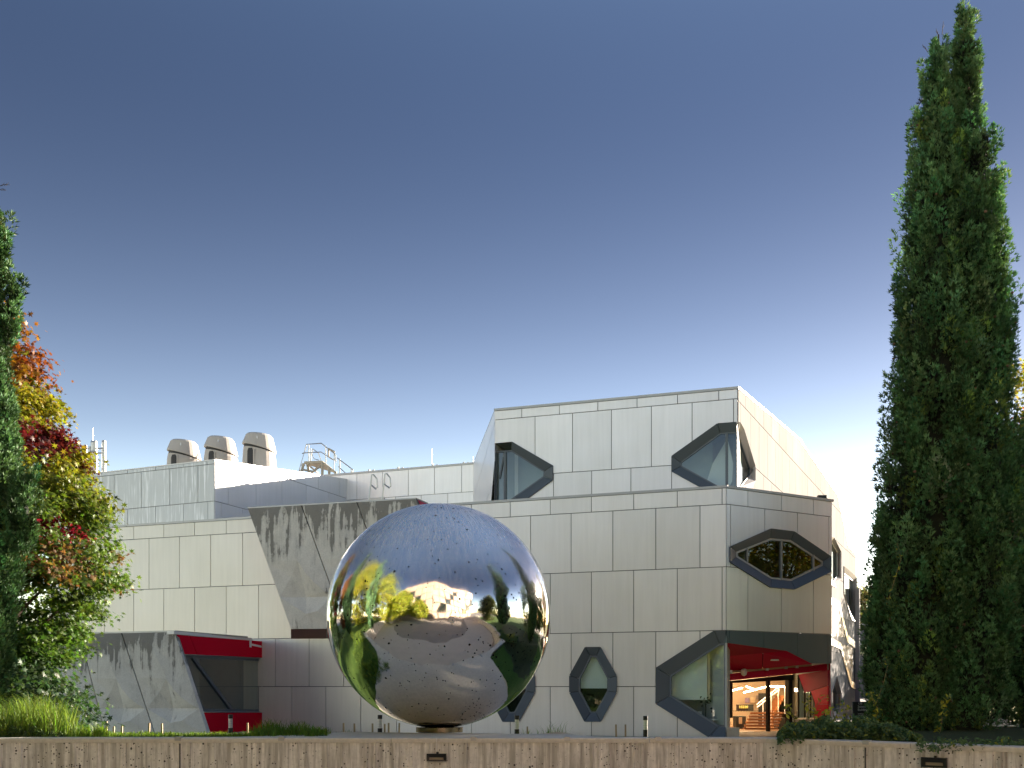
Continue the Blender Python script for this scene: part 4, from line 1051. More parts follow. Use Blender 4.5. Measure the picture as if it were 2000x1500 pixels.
for d, r in spots_b:
    a = d.cross(Vector((.3, .2, .9))).normalized(); b = d.cross(a); n = 7
    mb.add([C0+(d+(a*math.cos(6.283*k/n)+b*math.sin(6.283*k/n)*random.uniform(.7, 1.1))*(r*random.uniform(.8, 1.15)/RS)).normalized()*(RS+.0012) for k in range(n)], [list(range(n))])
mb.build('pits', plain('dark_pit', (.010, .009, .008), .9, 0, .1, 3, .1), ball, kind='stuff')
# pale abraded spot on the shell
mb = MB(); c = Vector((cx, cy, zc_b)); dd = (at(883, 1211, cy-RS)-c).normalized(); ax = dd.cross(Vector((0,0,1))).normalized(); az = ax.cross(dd)
P = []
for k in range(14):
    a = 2*math.pi*k/14; r = .045*random.uniform(.8, 1.15); q = dd+ax*(r*math.cos(a)/RS)+az*(r*math.sin(a)/RS); P.append(c+q.normalized()*(RS+.002))
P2 = [c+(dd+ax*(.010*math.cos(2*math.pi*k/14)/RS-.006)+az*(.011*math.sin(2*math.pi*k/14)/RS)).normalized()*(RS+.002) for k in range(14)]
mb.add(P+P2, [(k, (k+1) % 14, 14+(k+1) % 14, 14+k) for k in range(14)]); mb.build('abraded_patch', plain('whitish_scuff', (.62, .60, .60), .8, 0, .3, 60), ball)

# ================================================================== ROOF THINGS
def vent(u, vt, vc, vl, Y, wpx, label):
    """u centre column, vt cap top row, vc cap lower rim row, vl lowest body row"""
    r = wpx/2*Y/FPX; x = (u-CU)*Y/FPX; z = lambda v: CZ+(HV-v)*Y/FPX
    th = thing('rooftop_vent', label, 'vent', 'rooftop exhaust vents', (x, Y, 0))
    zt_, zc_ = z(vt), z(vc)
    zb = z(vl)-.6
    tilt = lambda dx, dy, zz: -.20*dx
    mb = MB(); mb.lathe([(r*1.0, zc_-.02), (r*1.0, zc_+.05), (r*.90, zc_+(zt_-zc_)*.45), (r*.80, zt_-.12), (r*.70, zt_-.03), (r*.35, zt_)], 28, shear=lambda dx, dy, zz: -.20*dx*max(0, min(1, (zt_-zz)/(zt_-zc_)))-.07*dx)
    mb.build('cap', M['vent'], th)
    mb = MB(); mb.lathe([(r*.90, zc_-.12), (r*.90, zc_-.0)], 28, shear=tilt); mb.build('gap_ring', M['vent_dark'], th)
    mb = MB(); mb.lathe([(r*1.02, zb), (r*1.0, z(vl)+.1), (r*.93, zc_-.12)], 28, shear=lambda dx, dy, zz: tilt(dx, dy, zz) if zz > zc_-.3 else 0); mb.build('body', M['vent'], th)
    # dark intake slot with a curved lip
    a0 = math.radians(-118); mb = MB(); P = []
    for k in range(6):
        a = a0+math.radians(22)*k/5; zz = zc_-.16-(.14 if k in (0, 5) else 0)
        P.append((r*1.025*math.cos(a), r*1.025*math.sin(a), zz))
    Q = [(p[0]*1.02, p[1]*1.02, zb+.1) for p in P]
    mb.add(P+Q, [(i, i+1, 7+i, 6+i) for i in range(5)]); mb.build('intake_slot', M['vent_dark'], th)
    mb = MB(); mb.tube([(r*1.04*math.cos(a0+math.radians(24)), r*1.04*math.sin(a0+math.radians(24)), q) for q in (zb, zc_-.2)], .04, 5); mb.build('lip', M['vent'], th)
    mb = MB(); a1 = math.radians(-84); q = Vector((math.cos(a1), math.sin(a1), 0)); zm = lerp(zc_, zt_, .52); rr = r*.9
    mb.prism([Vector((rr*math.cos(a1-.05), rr*math.sin(a1-.05), zm)), Vector((rr*math.cos(a1), rr*math.sin(a1), zm-.09)), Vector((rr*math.cos(a1+.05), rr*math.sin(a1+.05), zm)), Vector((rr*math.cos(a1), rr*math.sin(a1), zm+.1))], q*.03)
    mb.build('badge', M['white'], th)
vent(359.5, 861.5, 889, 905, 54, 64, 'leftmost of three beige dome capped rooftop vents, lowest one behind the parapet')
vent(431.5, 855, 882, 900, 53, 64, 'middle of three beige dome capped rooftop vents right at the white block corner')
vent(506.5, 848.5, 876, 910, 52, 65, 'rightmost and tallest beige dome capped rooftop vent with a taller body')
# flue cluster
th = thing('antenna_cluster', 'cluster of metal mobile antenna tubes with a thin rod behind the maple top', 'antenna')
Y = 58
zY = lambda v: CZ+(HV-v)*Y/FPX
xY = lambda u: (u-CU)*Y/FPX
for (u, vt, w, nm) in ((183, 861, 14, 'flue'), (201.5, 859.5, 8.5, 'flue'), (166, 869, 8, 'flue'), (158, 872, 7, 'flue'), (196, 870, 3.5, 'pole'), (175, 872, 4, 'pole')):
    mb = MB(); r = w/2*Y/FPX; mb.lathe([(r, zY(925)), (r, zY(vt+22)), (r*.93, zY(vt+20)), (r*.93, zY(vt+4)), (r*.8, zY(vt))], 18, xY(u), Y+random.uniform(-.3, .3)); mb.build(nm, M['galv'], th, smooth=False)
mb = MB(); mb.tube([(xY(181), Y, zY(862)), (xY(181), Y, zY(836))], .03, 5); mb.build('rod', M['galv'], th)
for v in (876, 885): 
    mb = MB(); mb.tube([(xY(160), Y, zY(v)), (xY(202), Y, zY(v))], .045, 5); mb.build('bracket', M['galv'], th)
# access platform
th = thing('access_platform', 'steel roof access platform with handrails and a short stair on the white block roof', 'platform')
YA, YB = 58.5, 60.
def tub(P, r=.035, name='handrail', m='galv', par=None):
    mb = MB(); mb.tube(P, r, 6); return mb.build(name, M[m], par or th)
A = lambda u, v: at(u, v, YA); B = lambda u, v: at(u, v, YB)
tub([A(582.5, 925), A(598.7, 867.8), A(627.5, 865.8), A(655, 887.5), A(656, 903)])
tub([A(590, 886), A(594, 884.5), A(627, 882.8), A(650, 898)], .03)
for u, v0, v1 in ((603, 868, 902), (636, 871, 906), (652.5, 886, 918), (607, 876, 900)): tub([A(u, v0), A(u, v1)], .03, 'post')
tub([A(587.5, 908), A(596, 909)], .03); tub([A(584, 919), A(590, 919)], .03)
tub([B(611, 877), B(606, 900)], .03, 'ladder_rail'); tub([B(611, 877), B(622, 885), B(627, 899)], .03, 'ladder_rail'); tub([B(609, 886), B(613, 896), B(624, 899)], .025, 'ladder_rail')
tub([A(641.5, 876), A(653, 882), A(653, 899), A(641.5, 892), A(641.5, 876)], .05, 'gate_frame', 'galv_warm')
tub([A(658, 894), A(690, 918), A(687, 925)], .035); tub([A(660.5, 911), A(676, 925)], .03)
for u, v0, v1 in ((663.5, 896, 930), (686, 915, 930)): tub([A(u, v0), A(u, v1)], .045, 'post')
mb = MB(); mb.prism([A(594, 901), A(628.5, 899.5), A(656, 921), B(650, 918), B(632, 901), B(596, 902)], (0, 0, -.14)); mb.build('deck', M['galv_warm'], th)
mb = MB(); mb.prism([A(594, 904), A(628, 903), A(656, 924), A(656, 930), A(628, 930), A(588, 926)], (0, .0, 0.0)) if False else None
for (p, q) in ((A(593, 905), A(588, 926)), (A(629.5, 903), A(629.5, 928)), (A(643, 912), A(643, 930)), (A(655, 921), A(656, 932)), (B(600, 905), B(604, 925))): tub([p, q], .085, 'leg', 'galv_warm')
tub([A(590, 917), A(612, 921), A(629, 908)], .06, 'brace', 'galv_warm'); tub([A(600, 906), B(622, 925)], .05, 'brace', 'galv_warm'); tub([B(608, 925), B(626, 906)], .05, 'brace', 'galv_warm')
# ladder hoops
YL = 40.9
th = thing('ladder_handrail', 'pair of bent aluminium ladder grab rails over the stained concrete parapet', 'handrail')
for k, dx in enumerate((0, 26)):
    L_ = lambda u, v: at(u+dx, v-dx*.07, YL+k*.0)
    tub([L_(720.3, 978), L_(726, 927), L_(729, 926.5), L_(735.5, 934.5), L_(736.8, 952), L_(734.5, 955), L_(725, 947.5)], .032, 'grab_rail', 'galv', th)
mb = MB(); mb.prism([at(720, 973, YL), at(750, 970.5, YL), at(750, 975, YL), at(720, 977.5, YL)], (0, .4, 0)); mb.build('step', M['galv'], th)
# lightning rods and clips on the rear parapet
for u, v0, v1, lb in ((843.7, 876, 912, 'tall thin white lightning rod on the rear roof edge above the ball'), (924.3, 891.5, 907, 'short white lightning rod where the rear roof meets the third storey')):
    t_, z_ = PD.uv(u, v1, -.1); p = PD.p(t_, CZ+12.38, -.1); mb = MB(); mb.tube([p, Vector((p.x, p.y, CZ+(HV-v0)*p.y/FPX))], .028, 5, .012)
    mb.box(p.x-.09, p.x+.09, p.y-.06, p.y+.06, p.z-.02, p.z+.05); tag(mb.build('lightning_rod', M['white']), lb, 'lightning rod', 'lightning rods on the roof edge')
for u, w in ((723, 'by the ladder rails'), (780, 'left of the tall rod'), (847.5, 'beside the tall lightning rod'), (908, 'near the short lightning rod')):
    t_ = PD.t(u, -.05); p = PD.p(t_, CZ+12.40, -.05); mb = MB(); mb.box(p.x-.12, p.x-.02, p.y-.05, p.y+.05, p.z, p.z+.10); mb.box(p.x+.12, p.x+.24, p.y-.05, p.y+.05, p.z, p.z+.08)
    tag(mb.build('cable_clip', M['galv']), 'small metal cable clip on rear parapet '+w, 'clip', 'cable clips on the rear parapet')
# floodlight on the entry parapet
c = PR.puv(1605, 973, -.35); c.z = ZT+.10; mb = MB(); mb.box(c.x-.16, c.x+.16, c.y-.09, c.y+.09, c.z+.0, c.z+.19); mb.tube([c+Vector((-.1, .1, 0)), c+Vector((-.1, .3, .0))], .03); mb.box(c.x-.05, c.x+.05, c.y-.05, c.y+.05, c.z-.02, c.z+.02)
tag(mb.build('floodlight', M['black']), 'small black floodlight on the right end of the entry roof edge', 'floodlight')

# ================================================================== BOLLARDS, STAKES, SIGN, BENCH
def bollard(u, v_top, Y, label):
    x = (u-CU)*Y/FPX; zt_ = CZ+(HV-v_top)*Y/FPX; zb = zt_-.98
    th = thing('bollard_light', label, 'bollard', 'black bollard lights along the building', (x, Y, zb))
    r = 4.6*Y/FPX; H = .98
    mb = MB(); mb.lathe([(r, -.5), (r, H-.40)], 18); mb.build('post', M['black'], th)
    mb = MB(); mb.lathe([(r*.86, H-.40), (r*.86, H-.12)], 18); mb.build('lens', plain('frosted_lens', (.62, .60, .55), .3, 0, .04), th)
    for k in range(3): mb = MB(); zz = H-.35+.07*k; mb.lathe([(r*.9, zz), (r*.93, zz+.012)], 18); mb.build('louvre', M['galv'], th)
    mb = MB(); mb.lathe([(r, H-.12), (r, H-.01), (r*.9, H)], 18); mb.build('cap', M['black'], th)
bollard(170, 1395, 28, 'black bollard light behind tall grass at far left before the lower concrete screen')
bollard(450.3, 1395.5, 30, 'black bollard light in front of the red bay below the slanted window')
bollard(742, 1396.3, 30, 'black bollard light just left of the steel ball foot')
bollard(1009.5, 1397.3, 29, 'black bollard light right of the ball in front of the half hidden diamond window')
bollard(1260.7, 1398.3, 29, 'black bollard light in front of the pale wall left of the large corner window')
M['stake'] = plain('pale_timber_stake', (.42, .33, .21), .8, 0, .15, 8)
stk = [(208,1409,1432,'first stake from the left before the lower concrete screen'), (222,1419,1432,'short second stake from the left'), (238,1418,1432,'short third stake from the left'), (291.5,1412,1432,'fourth stake from the left before the lower screen'),
       (316,1413,1432,'fifth stake from the left near the screen edge'), (483.5,1412,1434,'stake before the red bay right edge'), (671,1412,1430,'stake right of the long grass clump'), (692,1413,1430,'second stake right of the long grass clump'),
       (727.5,1413,1429,'stake left of the bollard by the ball'), (751.5,1414,1429,'stake right of the bollard by the ball'), (759,1412,1429,'stake close to the ball, second right of the bollard'), (780,1412,1429,'stake nearly under the ball edge'),
       (1030,1419,1432,'stake right of the bollard by the hidden diamond window'), (1203,1415,1440,'faint pale stake left of the right bollard'), (1221.5,1415,1440,'thin stake between the diamond window and right bollard')]
for k, (u, v0, v1, lb) in enumerate(stk):
    Y = 20.; p = at(u, v0, Y); q = at(u+random.uniform(-.7, .7), v1+6, Y); mb = MB(); w = .016
    mb.prism([q+Vector((-w, -w, 0)), q+Vector((w, -w, 0)), q+Vector((w, w, 0)), q+Vector((-w, w, 0))], p-q)
    tag(mb.build('wooden_stake', M['stake']), 'thin timber garden stake, '+lb, 'stake', 'thin garden stakes behind the wall')
# concrete block at the door
c = PR.puv(1421.5, 1422, -.2); mb = MB(); P = [PR.p(.03, G0, -.15), PR.p(.03+.74, G0, -.15), PR.p(.03+.74, G0, -.75), PR.p(.03, G0, -.75)]; mb.prism(P, (0, 0, CZ+(HV-1421.5)*35.3/FPX-G0))
tag(mb.build('concrete_block', M['conc_cap']), 'low square concrete block beside the entry doors and corner window', 'block')
# sign
YS = 19.5
th = thing('building_sign', 'black building name sign with white lettering half hidden by ivy at the cypress', 'sign')
p0, p1 = at(1665, 1370.5, YS), at(1745, 1408, YS)
mb = MB(); mb.box(p0.x, p1.x, YS-.03, YS+.03, p1.z, p0.z); mb.build('sign_panel', plain('sign_black', (.014, .015, .022), .4), th)
mb = MB(); mb.box(p0.x+.008, p0.x+.045, YS-.02, YS+.02, G0, p1.z); mb.build('sign_post', M['black'], th)
mb = MB(); mb.box(p1.x-.045, p1.x-.008, YS-.02, YS+.02, G0, p1.z); mb.build('sign_post', M['black'], th)
sw = plain('sign_white', (.75, .75, .77), .5)
def text(s_, u, v, px, mat=sw):
    cu = bpy.data.curves.new('lettering', 'FONT'); cu.body = s_; cu.size = px*YS/FPX*1.35; cu.extrude = .001; cu.resolution_u = 2
    tmp = bpy.data.objects.new('tmp', cu); COL.objects.link(tmp); dg = bpy.context.evaluated_depsgraph_get(); me = bpy.data.meshes.new_from_object(tmp.evaluated_get(dg))
    bpy.data.objects.remove(tmp)
    o = link('lettering', me, mat, th); o.location = at(u, v, YS); o.location.y = YS-.034; o.rotation_euler = (math.pi/2, 0, 0)
text('136', 1674.5, 1375.7, 4.2); text('Science Teaching', 1674, 1382, 4.6); text('Building', 1674, 1388, 4.6)
text('Undergraduate Science Teaching', 1674.3, 1395, 2.3); text('Laboratories T1 & T2,', 1674.3, 1398, 2.3); text('Seminar T3', 1674.3, 1401, 2.3); text('& Science Teaching', 1674.3, 1405.5, 2.3)

# far low grey building on its bank, right of the flank
th = thing('low_grey_building', 'low flat grey building with a pale window on the bank beyond the sign', 'building')
p0, p1 = at(1655, 1222, 78), at(1760, 1285, 78)
mb = MB(); mb.box(p0.x, p1.x, 78, 90, p1.z-3.2, p0.z); mb.build('wall', plain('dark_grey_render', (.16, .17, .20), .7), th)
mb = MB(); mb.box(p0.x-.3, p1.x+.3, 77.6, 90.4, p0.z, p0.z+.15); mb.build('roof', M['coping'], th)
a, b = at(1678, 1257, 77.9), at(1706, 1280, 77.9); mb = MB(); mb.box(a.x, b.x, 77.9, 77.98, b.z, a.z); wn_ = mb.build('window', M['panel_white'], th)
a, b = at(1680, 1259, 77.8), at(1695, 1279, 77.8); mb = MB(); mb.box(a.x, b.x, 77.84, 77.88, b.z, a.z); mb.build('pane', M['glass_dark'], wn_)
zb_ = at(1700, 1284, 76).z
mb = MB(); xs_ = [20.5+k*4 for k in range(12)]
prof = [(44, G0-.02), (50, .1), (58, 1.2), (66, 2.8), (73, zb_), (120, zb_+1.)]
Vb = [(x+ (y-44)*.28, y+random.uniform(-.4, .4), z_ ) for x in xs_ for (y, z_) in prof]; n_ = len(prof)
Fb = [(i*n_+j, (i+1)*n_+j, (i+1)*n_+j+1, i*n_+j+1) for i in range(len(xs_)-1) for j in range(n_-1)]
link('grass_bank', mesh_of('bank', Vb, Fb, True), M['meadow'], None, None, 'structure')

# little amphitheatre seen through the gap between the cypresses
th = thing('stone_steps', 'pale slatted stone steps above an ochre retaining wall seen between the two cypresses', 'steps')
for k in range(7):
    a = at(1915, 1417.5, 31); z0_ = a.z+.045*k; y0_ = 31+.62*k; x0_ = (1918-CU)*31/FPX; x1_ = (1978-CU)*31/FPX
    mb = MB(); mb.box(x0_-.2, x1_+.6, y0_, y0_+.55, z0_-.05, z0_+.05); mb.build('stone_step', M['path'], th)
a = at(1918, 1436, 30.8); x0_, x1_ = (1905-CU)*30.8/FPX, (1985-CU)*30.8/FPX
oc = plain('ochre_stone', (.38, .25, .11), .85, 0, .25, 5)
mid = (1953-CU)*30.8/FPX
for (xa, xb) in ((x0_, mid-.01), (mid+.01, x1_)):
    mb = MB(); mb.box(xa, xb, 30.8, 31.0, G0-.3, at(0, 1419.5, 30.8).z); mb.build('wall_block', oc, th)
mb = MB(); mb.box(x0_, x1_, 30.7, 31.05, at(0, 1419.5, 30.8).z+.005, at(0, 1418, 30.8).z+.01); mb.build('wall_cap', M['path'], th)
mb = MB(); za = G0+.02; mb.add([((1925-CU)*28/FPX, 22, za), ((1950-CU)*28/FPX+1.2, 22, za), ((1955-CU)*30/FPX, 30.7, za), ((1915-CU)*30/FPX, 30.7, za)], [(0,1,2,3)]); mb.build('path', M['path'], kind='structure')

# ================================================================== TREES AND PLANTS
def cypress(name, label, Yc, columns, n_plume, group, sprig=.082, seed=1, base_z=.95, cones=0, density=50, dark=1., slim=0):
    """columns: list of profiles [(row, left, right)], each one upright leader with its own outline, rows top to bottom"""
    global rng
    r_ = np.random.default_rng(seed); root = thing(name, label, 'tree', group)
    allP, allN, allC, allS = [], [], [], []
    coneP = []
    core = MB(); trunk = MB()
    tot = sum((c[-1][0]-c[0][0])*max(p[2]-p[1] for p in c) for c in columns)
    for ci, prof in enumerate(columns):
        if slim: prof = [(v, l+min(slim, (r-l)*.18), r-min(slim, (r-l)*.18)) for v, l, r in prof]
        rows = np.array([p[0] for p in prof], float); lf = np.array([p[1] for p in prof], float); rt = np.array([p[2] for p in prof], float)
        zz = CZ+(HV-rows)*Yc/FPX; xc = ((lf+rt)/2-CU)*Yc/FPX; rr = (rt-lf)/2*Yc/FPX
        Z = lambda z, a: np.interp(-z, -zz, a)
        wgt = (rows[-1]-rows[0])*max(rt-lf)/tot
        n = int(n_plume*wgt)
        # more plumes where the crown is wider
        zs = r_.uniform(zz[-1], zz[0], n*3); keep = r_.uniform(0, 1, n*3) < (.22+Z(zs, rr)/rr.max()*.8); zs = zs[keep][:n]
        n = len(zs); th_ = r_.uniform(0, 2*np.pi, n); R = Z(zs, rr)
        lump = 1+.10*np.sin(th_*5+zs*2.3+ci)+.07*np.sin(th_*9-zs*4.1)
        R = R*lump*r_.uniform(.78, .99, n)
        base = np.stack([Z(zs, xc)+R*np.cos(th_), Yc+R*.95*np.sin(th_), zs-.22], 1)
        outv = np.stack([np.cos(th_), np.sin(th_), np.zeros(n)], 1)
        tilt = r_.uniform(.10, .34, n)[:, None]; ax = outv*tilt+np.array([[0, 0, 1.]])+r_.normal(0, .07, (n, 3)); ax /= np.linalg.norm(ax, axis=1, keepdims=True)
        L = r_.uniform(.30, .72, n)*np.clip(.5+R/.7, .6, 1.1); pr = L*r_.uniform(.15, .23, n)
        K = density
        a_, b_, _ = frames(ax, np.zeros(n))
        s_ = r_.uniform(0, 1, (n, K)); an = r_.uniform(0, 2*np.pi, (n, K)); rad = pr[:, None]*(np.sin(np.pi*np.clip(s_*.85+.12, 0, 1)))*r_.uniform(.75, 1.05, (n, K))
        pos = base[:, None]+ax[:, None]*(s_*L[:, None])[..., None]+a_[:, None]*(rad*np.cos(an))[..., None]+b_[:, None]*(rad*np.sin(an))[..., None]
        nr = (a_[:, None]*np.cos(an)[..., None]+b_[:, None]*np.sin(an)[..., None])*.55+ax[:, None]+r_.normal(0, .25, (n, K, 3))
        tone = r_.normal(0, 1, n); bc = np.array([.098, .205, .088])*dark
        col = bc[None]*(1+.38*tone[:, None])*np.array([1, 1, 1]); col[:, 0] *= 1+.14*r_.normal(0, 1, n); col = np.clip(col, .008, .3)
        yel = r_.uniform(0, 1, n) < .05; col[yel] *= np.array([2.0, 1.55, .9])
        col = col[:, None]*(.55+.85*s_)[..., None]*r_.uniform(.75, 1.25, (n, K))[..., None]  # pale new growth; lit tips and dark gaps between plumes put in colour too
        allP.append(pos.reshape(-1, 3)); allN.append(nr.reshape(-1, 3)); allC.append(col.reshape(-1, 3)); allS.append(r_.uniform(.75, 1.25, n*K))
        if cones:
            m = int(cones*wgt); i = r_.integers(0, n, m); coneP.append(base[i]+outv[i]*(pr[i, None]*1.05)+ax[i]*(L[i]*.45)[:, None])
        P = [(p[0]*Yc/FPX, ) for p in prof]
        ring = []
        zz2 = np.linspace(zz[-1]+.05, zz[0]-.25, 26)
        b = len(core.V)
        for z_ in zz2:
            for k in range(14):
                a = 2*math.pi*k/14; q = max(.01, float(Z(z_, rr))*.78-.02)*(1+.08*math.sin(3*a+z_*3))
                core.V.append((float(Z(z_, xc))+q*math.cos(a), Yc+q*.95*math.sin(a), z_))
        for i in range(25):
            for k in range(14): core.F.append([b+i*14+k, b+i*14+(k+1) % 14, b+(i+1)*14+(k+1) % 14, b+(i+1)*14+k])
        core.F.append([b+25*14+k for k in range(14)])
        if ci == 0: trunk.tube([(float(xc[-1]), Yc, base_z-.3), (float(xc[-1]), Yc, float(zz[-1])+.2), (float(xc[len(xc)//2]), Yc, float(zz[len(zz)//2])), (float(xc[0]), Yc, float(zz[0])+.05)], .13, 8, .012)
    pos = np.concatenate(allP); nr = np.concatenate(allN)
    tv, tf = sprig_template()
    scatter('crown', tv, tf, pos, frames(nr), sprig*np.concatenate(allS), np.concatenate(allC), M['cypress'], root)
    core.build('crown_core', M['core'], root); trunk.build('trunk', M['bark'], root)
    if cones:
        P = np.concatenate(coneP); ico = [(0,0,1),(.9,0,.45),(.28,.85,.45),(-.73,.53,.45),(-.73,-.53,.45),(.28,-.85,.45),(.73,.53,-.45),(-.28,.85,-.45),(-.9,0,-.45),(-.28,-.85,-.45),(.73,-.53,-.45),(0,0,-1)]
        icf = [(0,1,2),(0,2,3),(0,3,4),(0,4,5),(0,5,1),(1,6,2),(2,7,3),(3,8,4),(4,9,5),(5,10,1),(6,7,2),(7,8,3),(8,9,4),(9,10,5),(10,6,1),(11,7,6),(11,8,7),(11,9,8),(11,10,9),(11,6,10)]
        scatter('seed_cones', ico, icf, P, frames(r_.normal(0, 1, (len(P), 3))), r_.uniform(.016, .026, len(P)), np.tile([[.20, .135, .10]], (len(P), 1))*r_.uniform(.6, 1.3, (len(P), 1)), M['cypress'], root, 'stuff')
    return root

def twig(root, p, d, L, n=3, r=.006):
    mb = MB(); p, d = Vector(p), Vector(d).normalized()
    mb.tube([p, p+d*L*.5+Vector((0, 0, .02)), p+d*L], r, 4, r*.4)
    for k in range(n):
        q = p+d*L*(.35+.5*k/n); e = (d+Vector((random.uniform(-.6, .6), random.uniform(-.3, .3), random.uniform(-.2, .9)))).normalized(); mb.tube([q, q+e*L*.35], r*.6, 4, r*.3)
    mb.build('twig', M['bark'], root)

big = cypress('cypress_tree', 'tall double topped dark green cypress standing at the right behind the wall', 15.2,
    [[(74,1831,1835),(98,1824,1840),(135,1812,1849),(200,1797,1862),(300,1784,1872),(450,1772,1888),(600,1757,1900),(750,1748,1905),(900,1733,1905),(1000,1722,1900),(1120,1706,1890),(1250,1700,1880),(1360,1700,1870),(1425,1712,1850)],
     [(14,1881,1885),(36,1875,1890),(62,1871,1895),(105,1868,1906),(170,1868,1914),(260,1862,1918),(300,1850,1938),(450,1835,1952),(600,1820,1966),(700,1815,1962),(900,1800,1974),(1100,1790,1985),(1250,1785,1976),(1340,1785,1958),(1430,1800,1932)],
     [(118,1858,1862),(150,1853,1868),(230,1848,1874),(330,1840,1885),(450,1830,1890)],
     [(470,1935,1940),(520,1925,1957),(600,1915,1970),(700,1915,1966),(760,1920,1960)],
     [(1000,1722,1726),(1050,1712,1745),(1150,1698,1760),(1300,1694,1770),(1400,1700,1770),(1432,1715,1765)]],
    2900, 'cypresses framing the view', seed=5, cones=260, slim=9)
for (u, v, dx, dz, L) in ((1722,884,-1,.25,.16),(1716,905,-1,.1,.12),(1724,975,-1,.5,.2),(1716,940,-1,.15,.18),(1722,958,-1,.45,.14),(1704,1150,-1,.5,.14),(1708,1168,-1,.3,.12),(1806,100,-.6,.8,.14),(1834,66,.1,1,.2),(1828,74,-.3,1,.16),(1890,22,1,.1,.16),(1928,262,.5,1,.14),(1785,305,-1,.5,.1),(1772,440,-.6,1,.14),(1757,640,-.5,1,.14)):
    twig(big, at(u+6, v+2, 15.2), (dx, 0, dz), L)
cypress('cypress_tree', 'dark cypress cut by the right edge of the frame, past the gap with the steps', 16.4,
    [[(700,2052,2058),(800,2022,2090),(900,2000,2120),(1000,1988,2140),(1100,1984,2150),(1200,1978,2155),(1300,1972,2160),(1380,1964,2160),(1435,1975,2150)],
     [(860,2000,2004),(900,1992,2018),(1000,1978,2040),(1120,1972,2050),(1260,1968,2050)],
     [(1030,1955,1960),(1080,1940,2000),(1180,1930,2010),(1280,1935,2010),(1345,1950,2000)]], 900, 'cypresses framing the view', seed=9)
lc = cypress('cypress_tree', 'dark cypress cut by the left edge of the frame, before the maple', 13.4,
    [[(350,-58,-52),(400,-70,-44),(470,-96,-34),(560,-116,-26),(700,-124,-14),(820,-134,0),(930,-134,12),(1030,-134,24),(1130,-130,14),(1230,-124,4),(1330,-114,-8),(1420,-96,-30)],
     [(545,27,30),(565,20,31),(590,8,29),(625,-5,24),(660,-15,18)], [(415,6,12),(432,-2,16),(470,-14,10),(520,-24,6),(600,-30,6)], [(915,48,52),(950,34,62),(1010,26,62),(1060,16,52)], [(710,2,8),(740,-8,12),(800,-8,20),(880,-8,26)]], 1500, 'cypresses framing the view', seed=12, dark=.72, slim=2)
twig(lc, at(-5, 365, 13.4), (1, 0, .15), .17); twig(lc, at(-3, 372, 13.4), (1, 0, .05), .1)
# two cypresses beside the camera, seen only in the polished ball
cypress('cypress_tree', 'dark slender cypress mirrored in the left part of the steel ball', 9.6, [[(-300,-620,-616),(100,-690,-560),(600,-730,-520),(1200,-740,-510),(1420,-700,-540)]], 260, 'cypresses mirrored in the ball', sprig=.2, seed=21, density=30)
cypress('cypress_tree', 'dark broad cypress mirrored in the right part of the steel ball', 9.4, [[(-700,2700,2706),(-300,2580,2840),(400,2480,2940),(1200,2440,2980),(1420,2520,2900)]], 520, 'cypresses mirrored in the ball', sprig=.2, seed=22, density=30)

def broadleaf(name, label, cx_, cy_, z0, z1, radius, n, colf, size=.08, group=None, seed=3, trunk_r=.14, clusters=140, base=0., template=(MAPLE, MAPLE_F), limbs=10, fill=.35, cat='tree', sp=.115):
    """radius(z01) gives the crown radius; colf(x, y, z, rng) gives the colour of a leaf cluster"""
    r_ = np.random.default_rng(seed); rd = random.Random(seed)
    root = thing(name, label, cat, group)
    cl = []; cc = []
    while len(cl) < clusters:
        h = r_.uniform(0, 1); R = radius(h)
        if r_.uniform() > R/max(radius(k/10) for k in range(11)): continue
        a = r_.uniform(0, 2*np.pi); q = R*(1-(1-fill)*0 - (1-r_.uniform()**.5)*(1-fill*.3)*.6)
        cl.append((cx_+q*math.cos(a), cy_+q*math.sin(a), z0+(z1-z0)*h)); 
    cl = np.array(cl); cc = np.array([colf(*p, r_) for p in cl])
    Rm = max(radius(k/10) for k in range(11))
    i = r_.integers(0, clusters, n); spread = Rm*sp*np.sqrt(140/clusters)*1.25
    off = r_.normal(0, 1, (n, 3))*spread*np.array([1.25, 1.25, .62])
    out = cl[i]-np.array([cx_, cy_, 0]); out[:, 2] = 0; out /= (np.linalg.norm(out, axis=1, keepdims=True)+1e-6)
    pos = cl[i]+off; pos[:, 2] -= np.clip((off*out).sum(1), 0, 9)*.35
    nr = r_.normal(0, .55, (n, 3))+out*.5+np.array([[0, 0, .75]])
    col = cc[i]*r_.uniform(.7, 1.3, (n, 1))*(1+.12*r_.normal(0, 1, (n, 3)))
    scatter('crown', template[0], template[1], pos, frames(nr), size*r_.uniform(.7, 1.3, n), np.clip(col, .004, .9), M['leaf'], root)
    mb = MB(); top = Vector((cx_+.05, cy_, z0+(z1-z0)*.9))
    bp = Vector((cx_, cy_, base-.2)); pts = [bp.lerp(top, k/6)+Vector((rd.uniform(-.06, .06)*Rm, rd.uniform(-.06, .06)*Rm, 0))*(0 < k < 6) for k in range(7)]
    mb.tube(pts, trunk_r, 8, trunk_r*.15); mb.build('trunk', M['bark'], root)
    mb = MB()
    for k in range(limbs):
        p = Vector(tuple(cl[r_.integers(0, clusters)])); h = max(.12, min(.85, (p.z-base)/(z1-base)-.18)); s_ = bp.lerp(top, h)
        m_ = s_.lerp(p, .5)+Vector((0, 0, .1*Rm)); mb.tube([s_, m_, p], trunk_r*.32, 5, .008)
    mb.build('limbs', M['bark'], root)
    return root

def col_of(a, b):
    a, b = np.array(a), np.array(b)
    return lambda x, y, z, r_: a+(b-a)*r_.uniform()
egg = lambda R: (lambda h: R*max(.12, math.sin(math.pi*min(1, h*.86+.14))**.6))
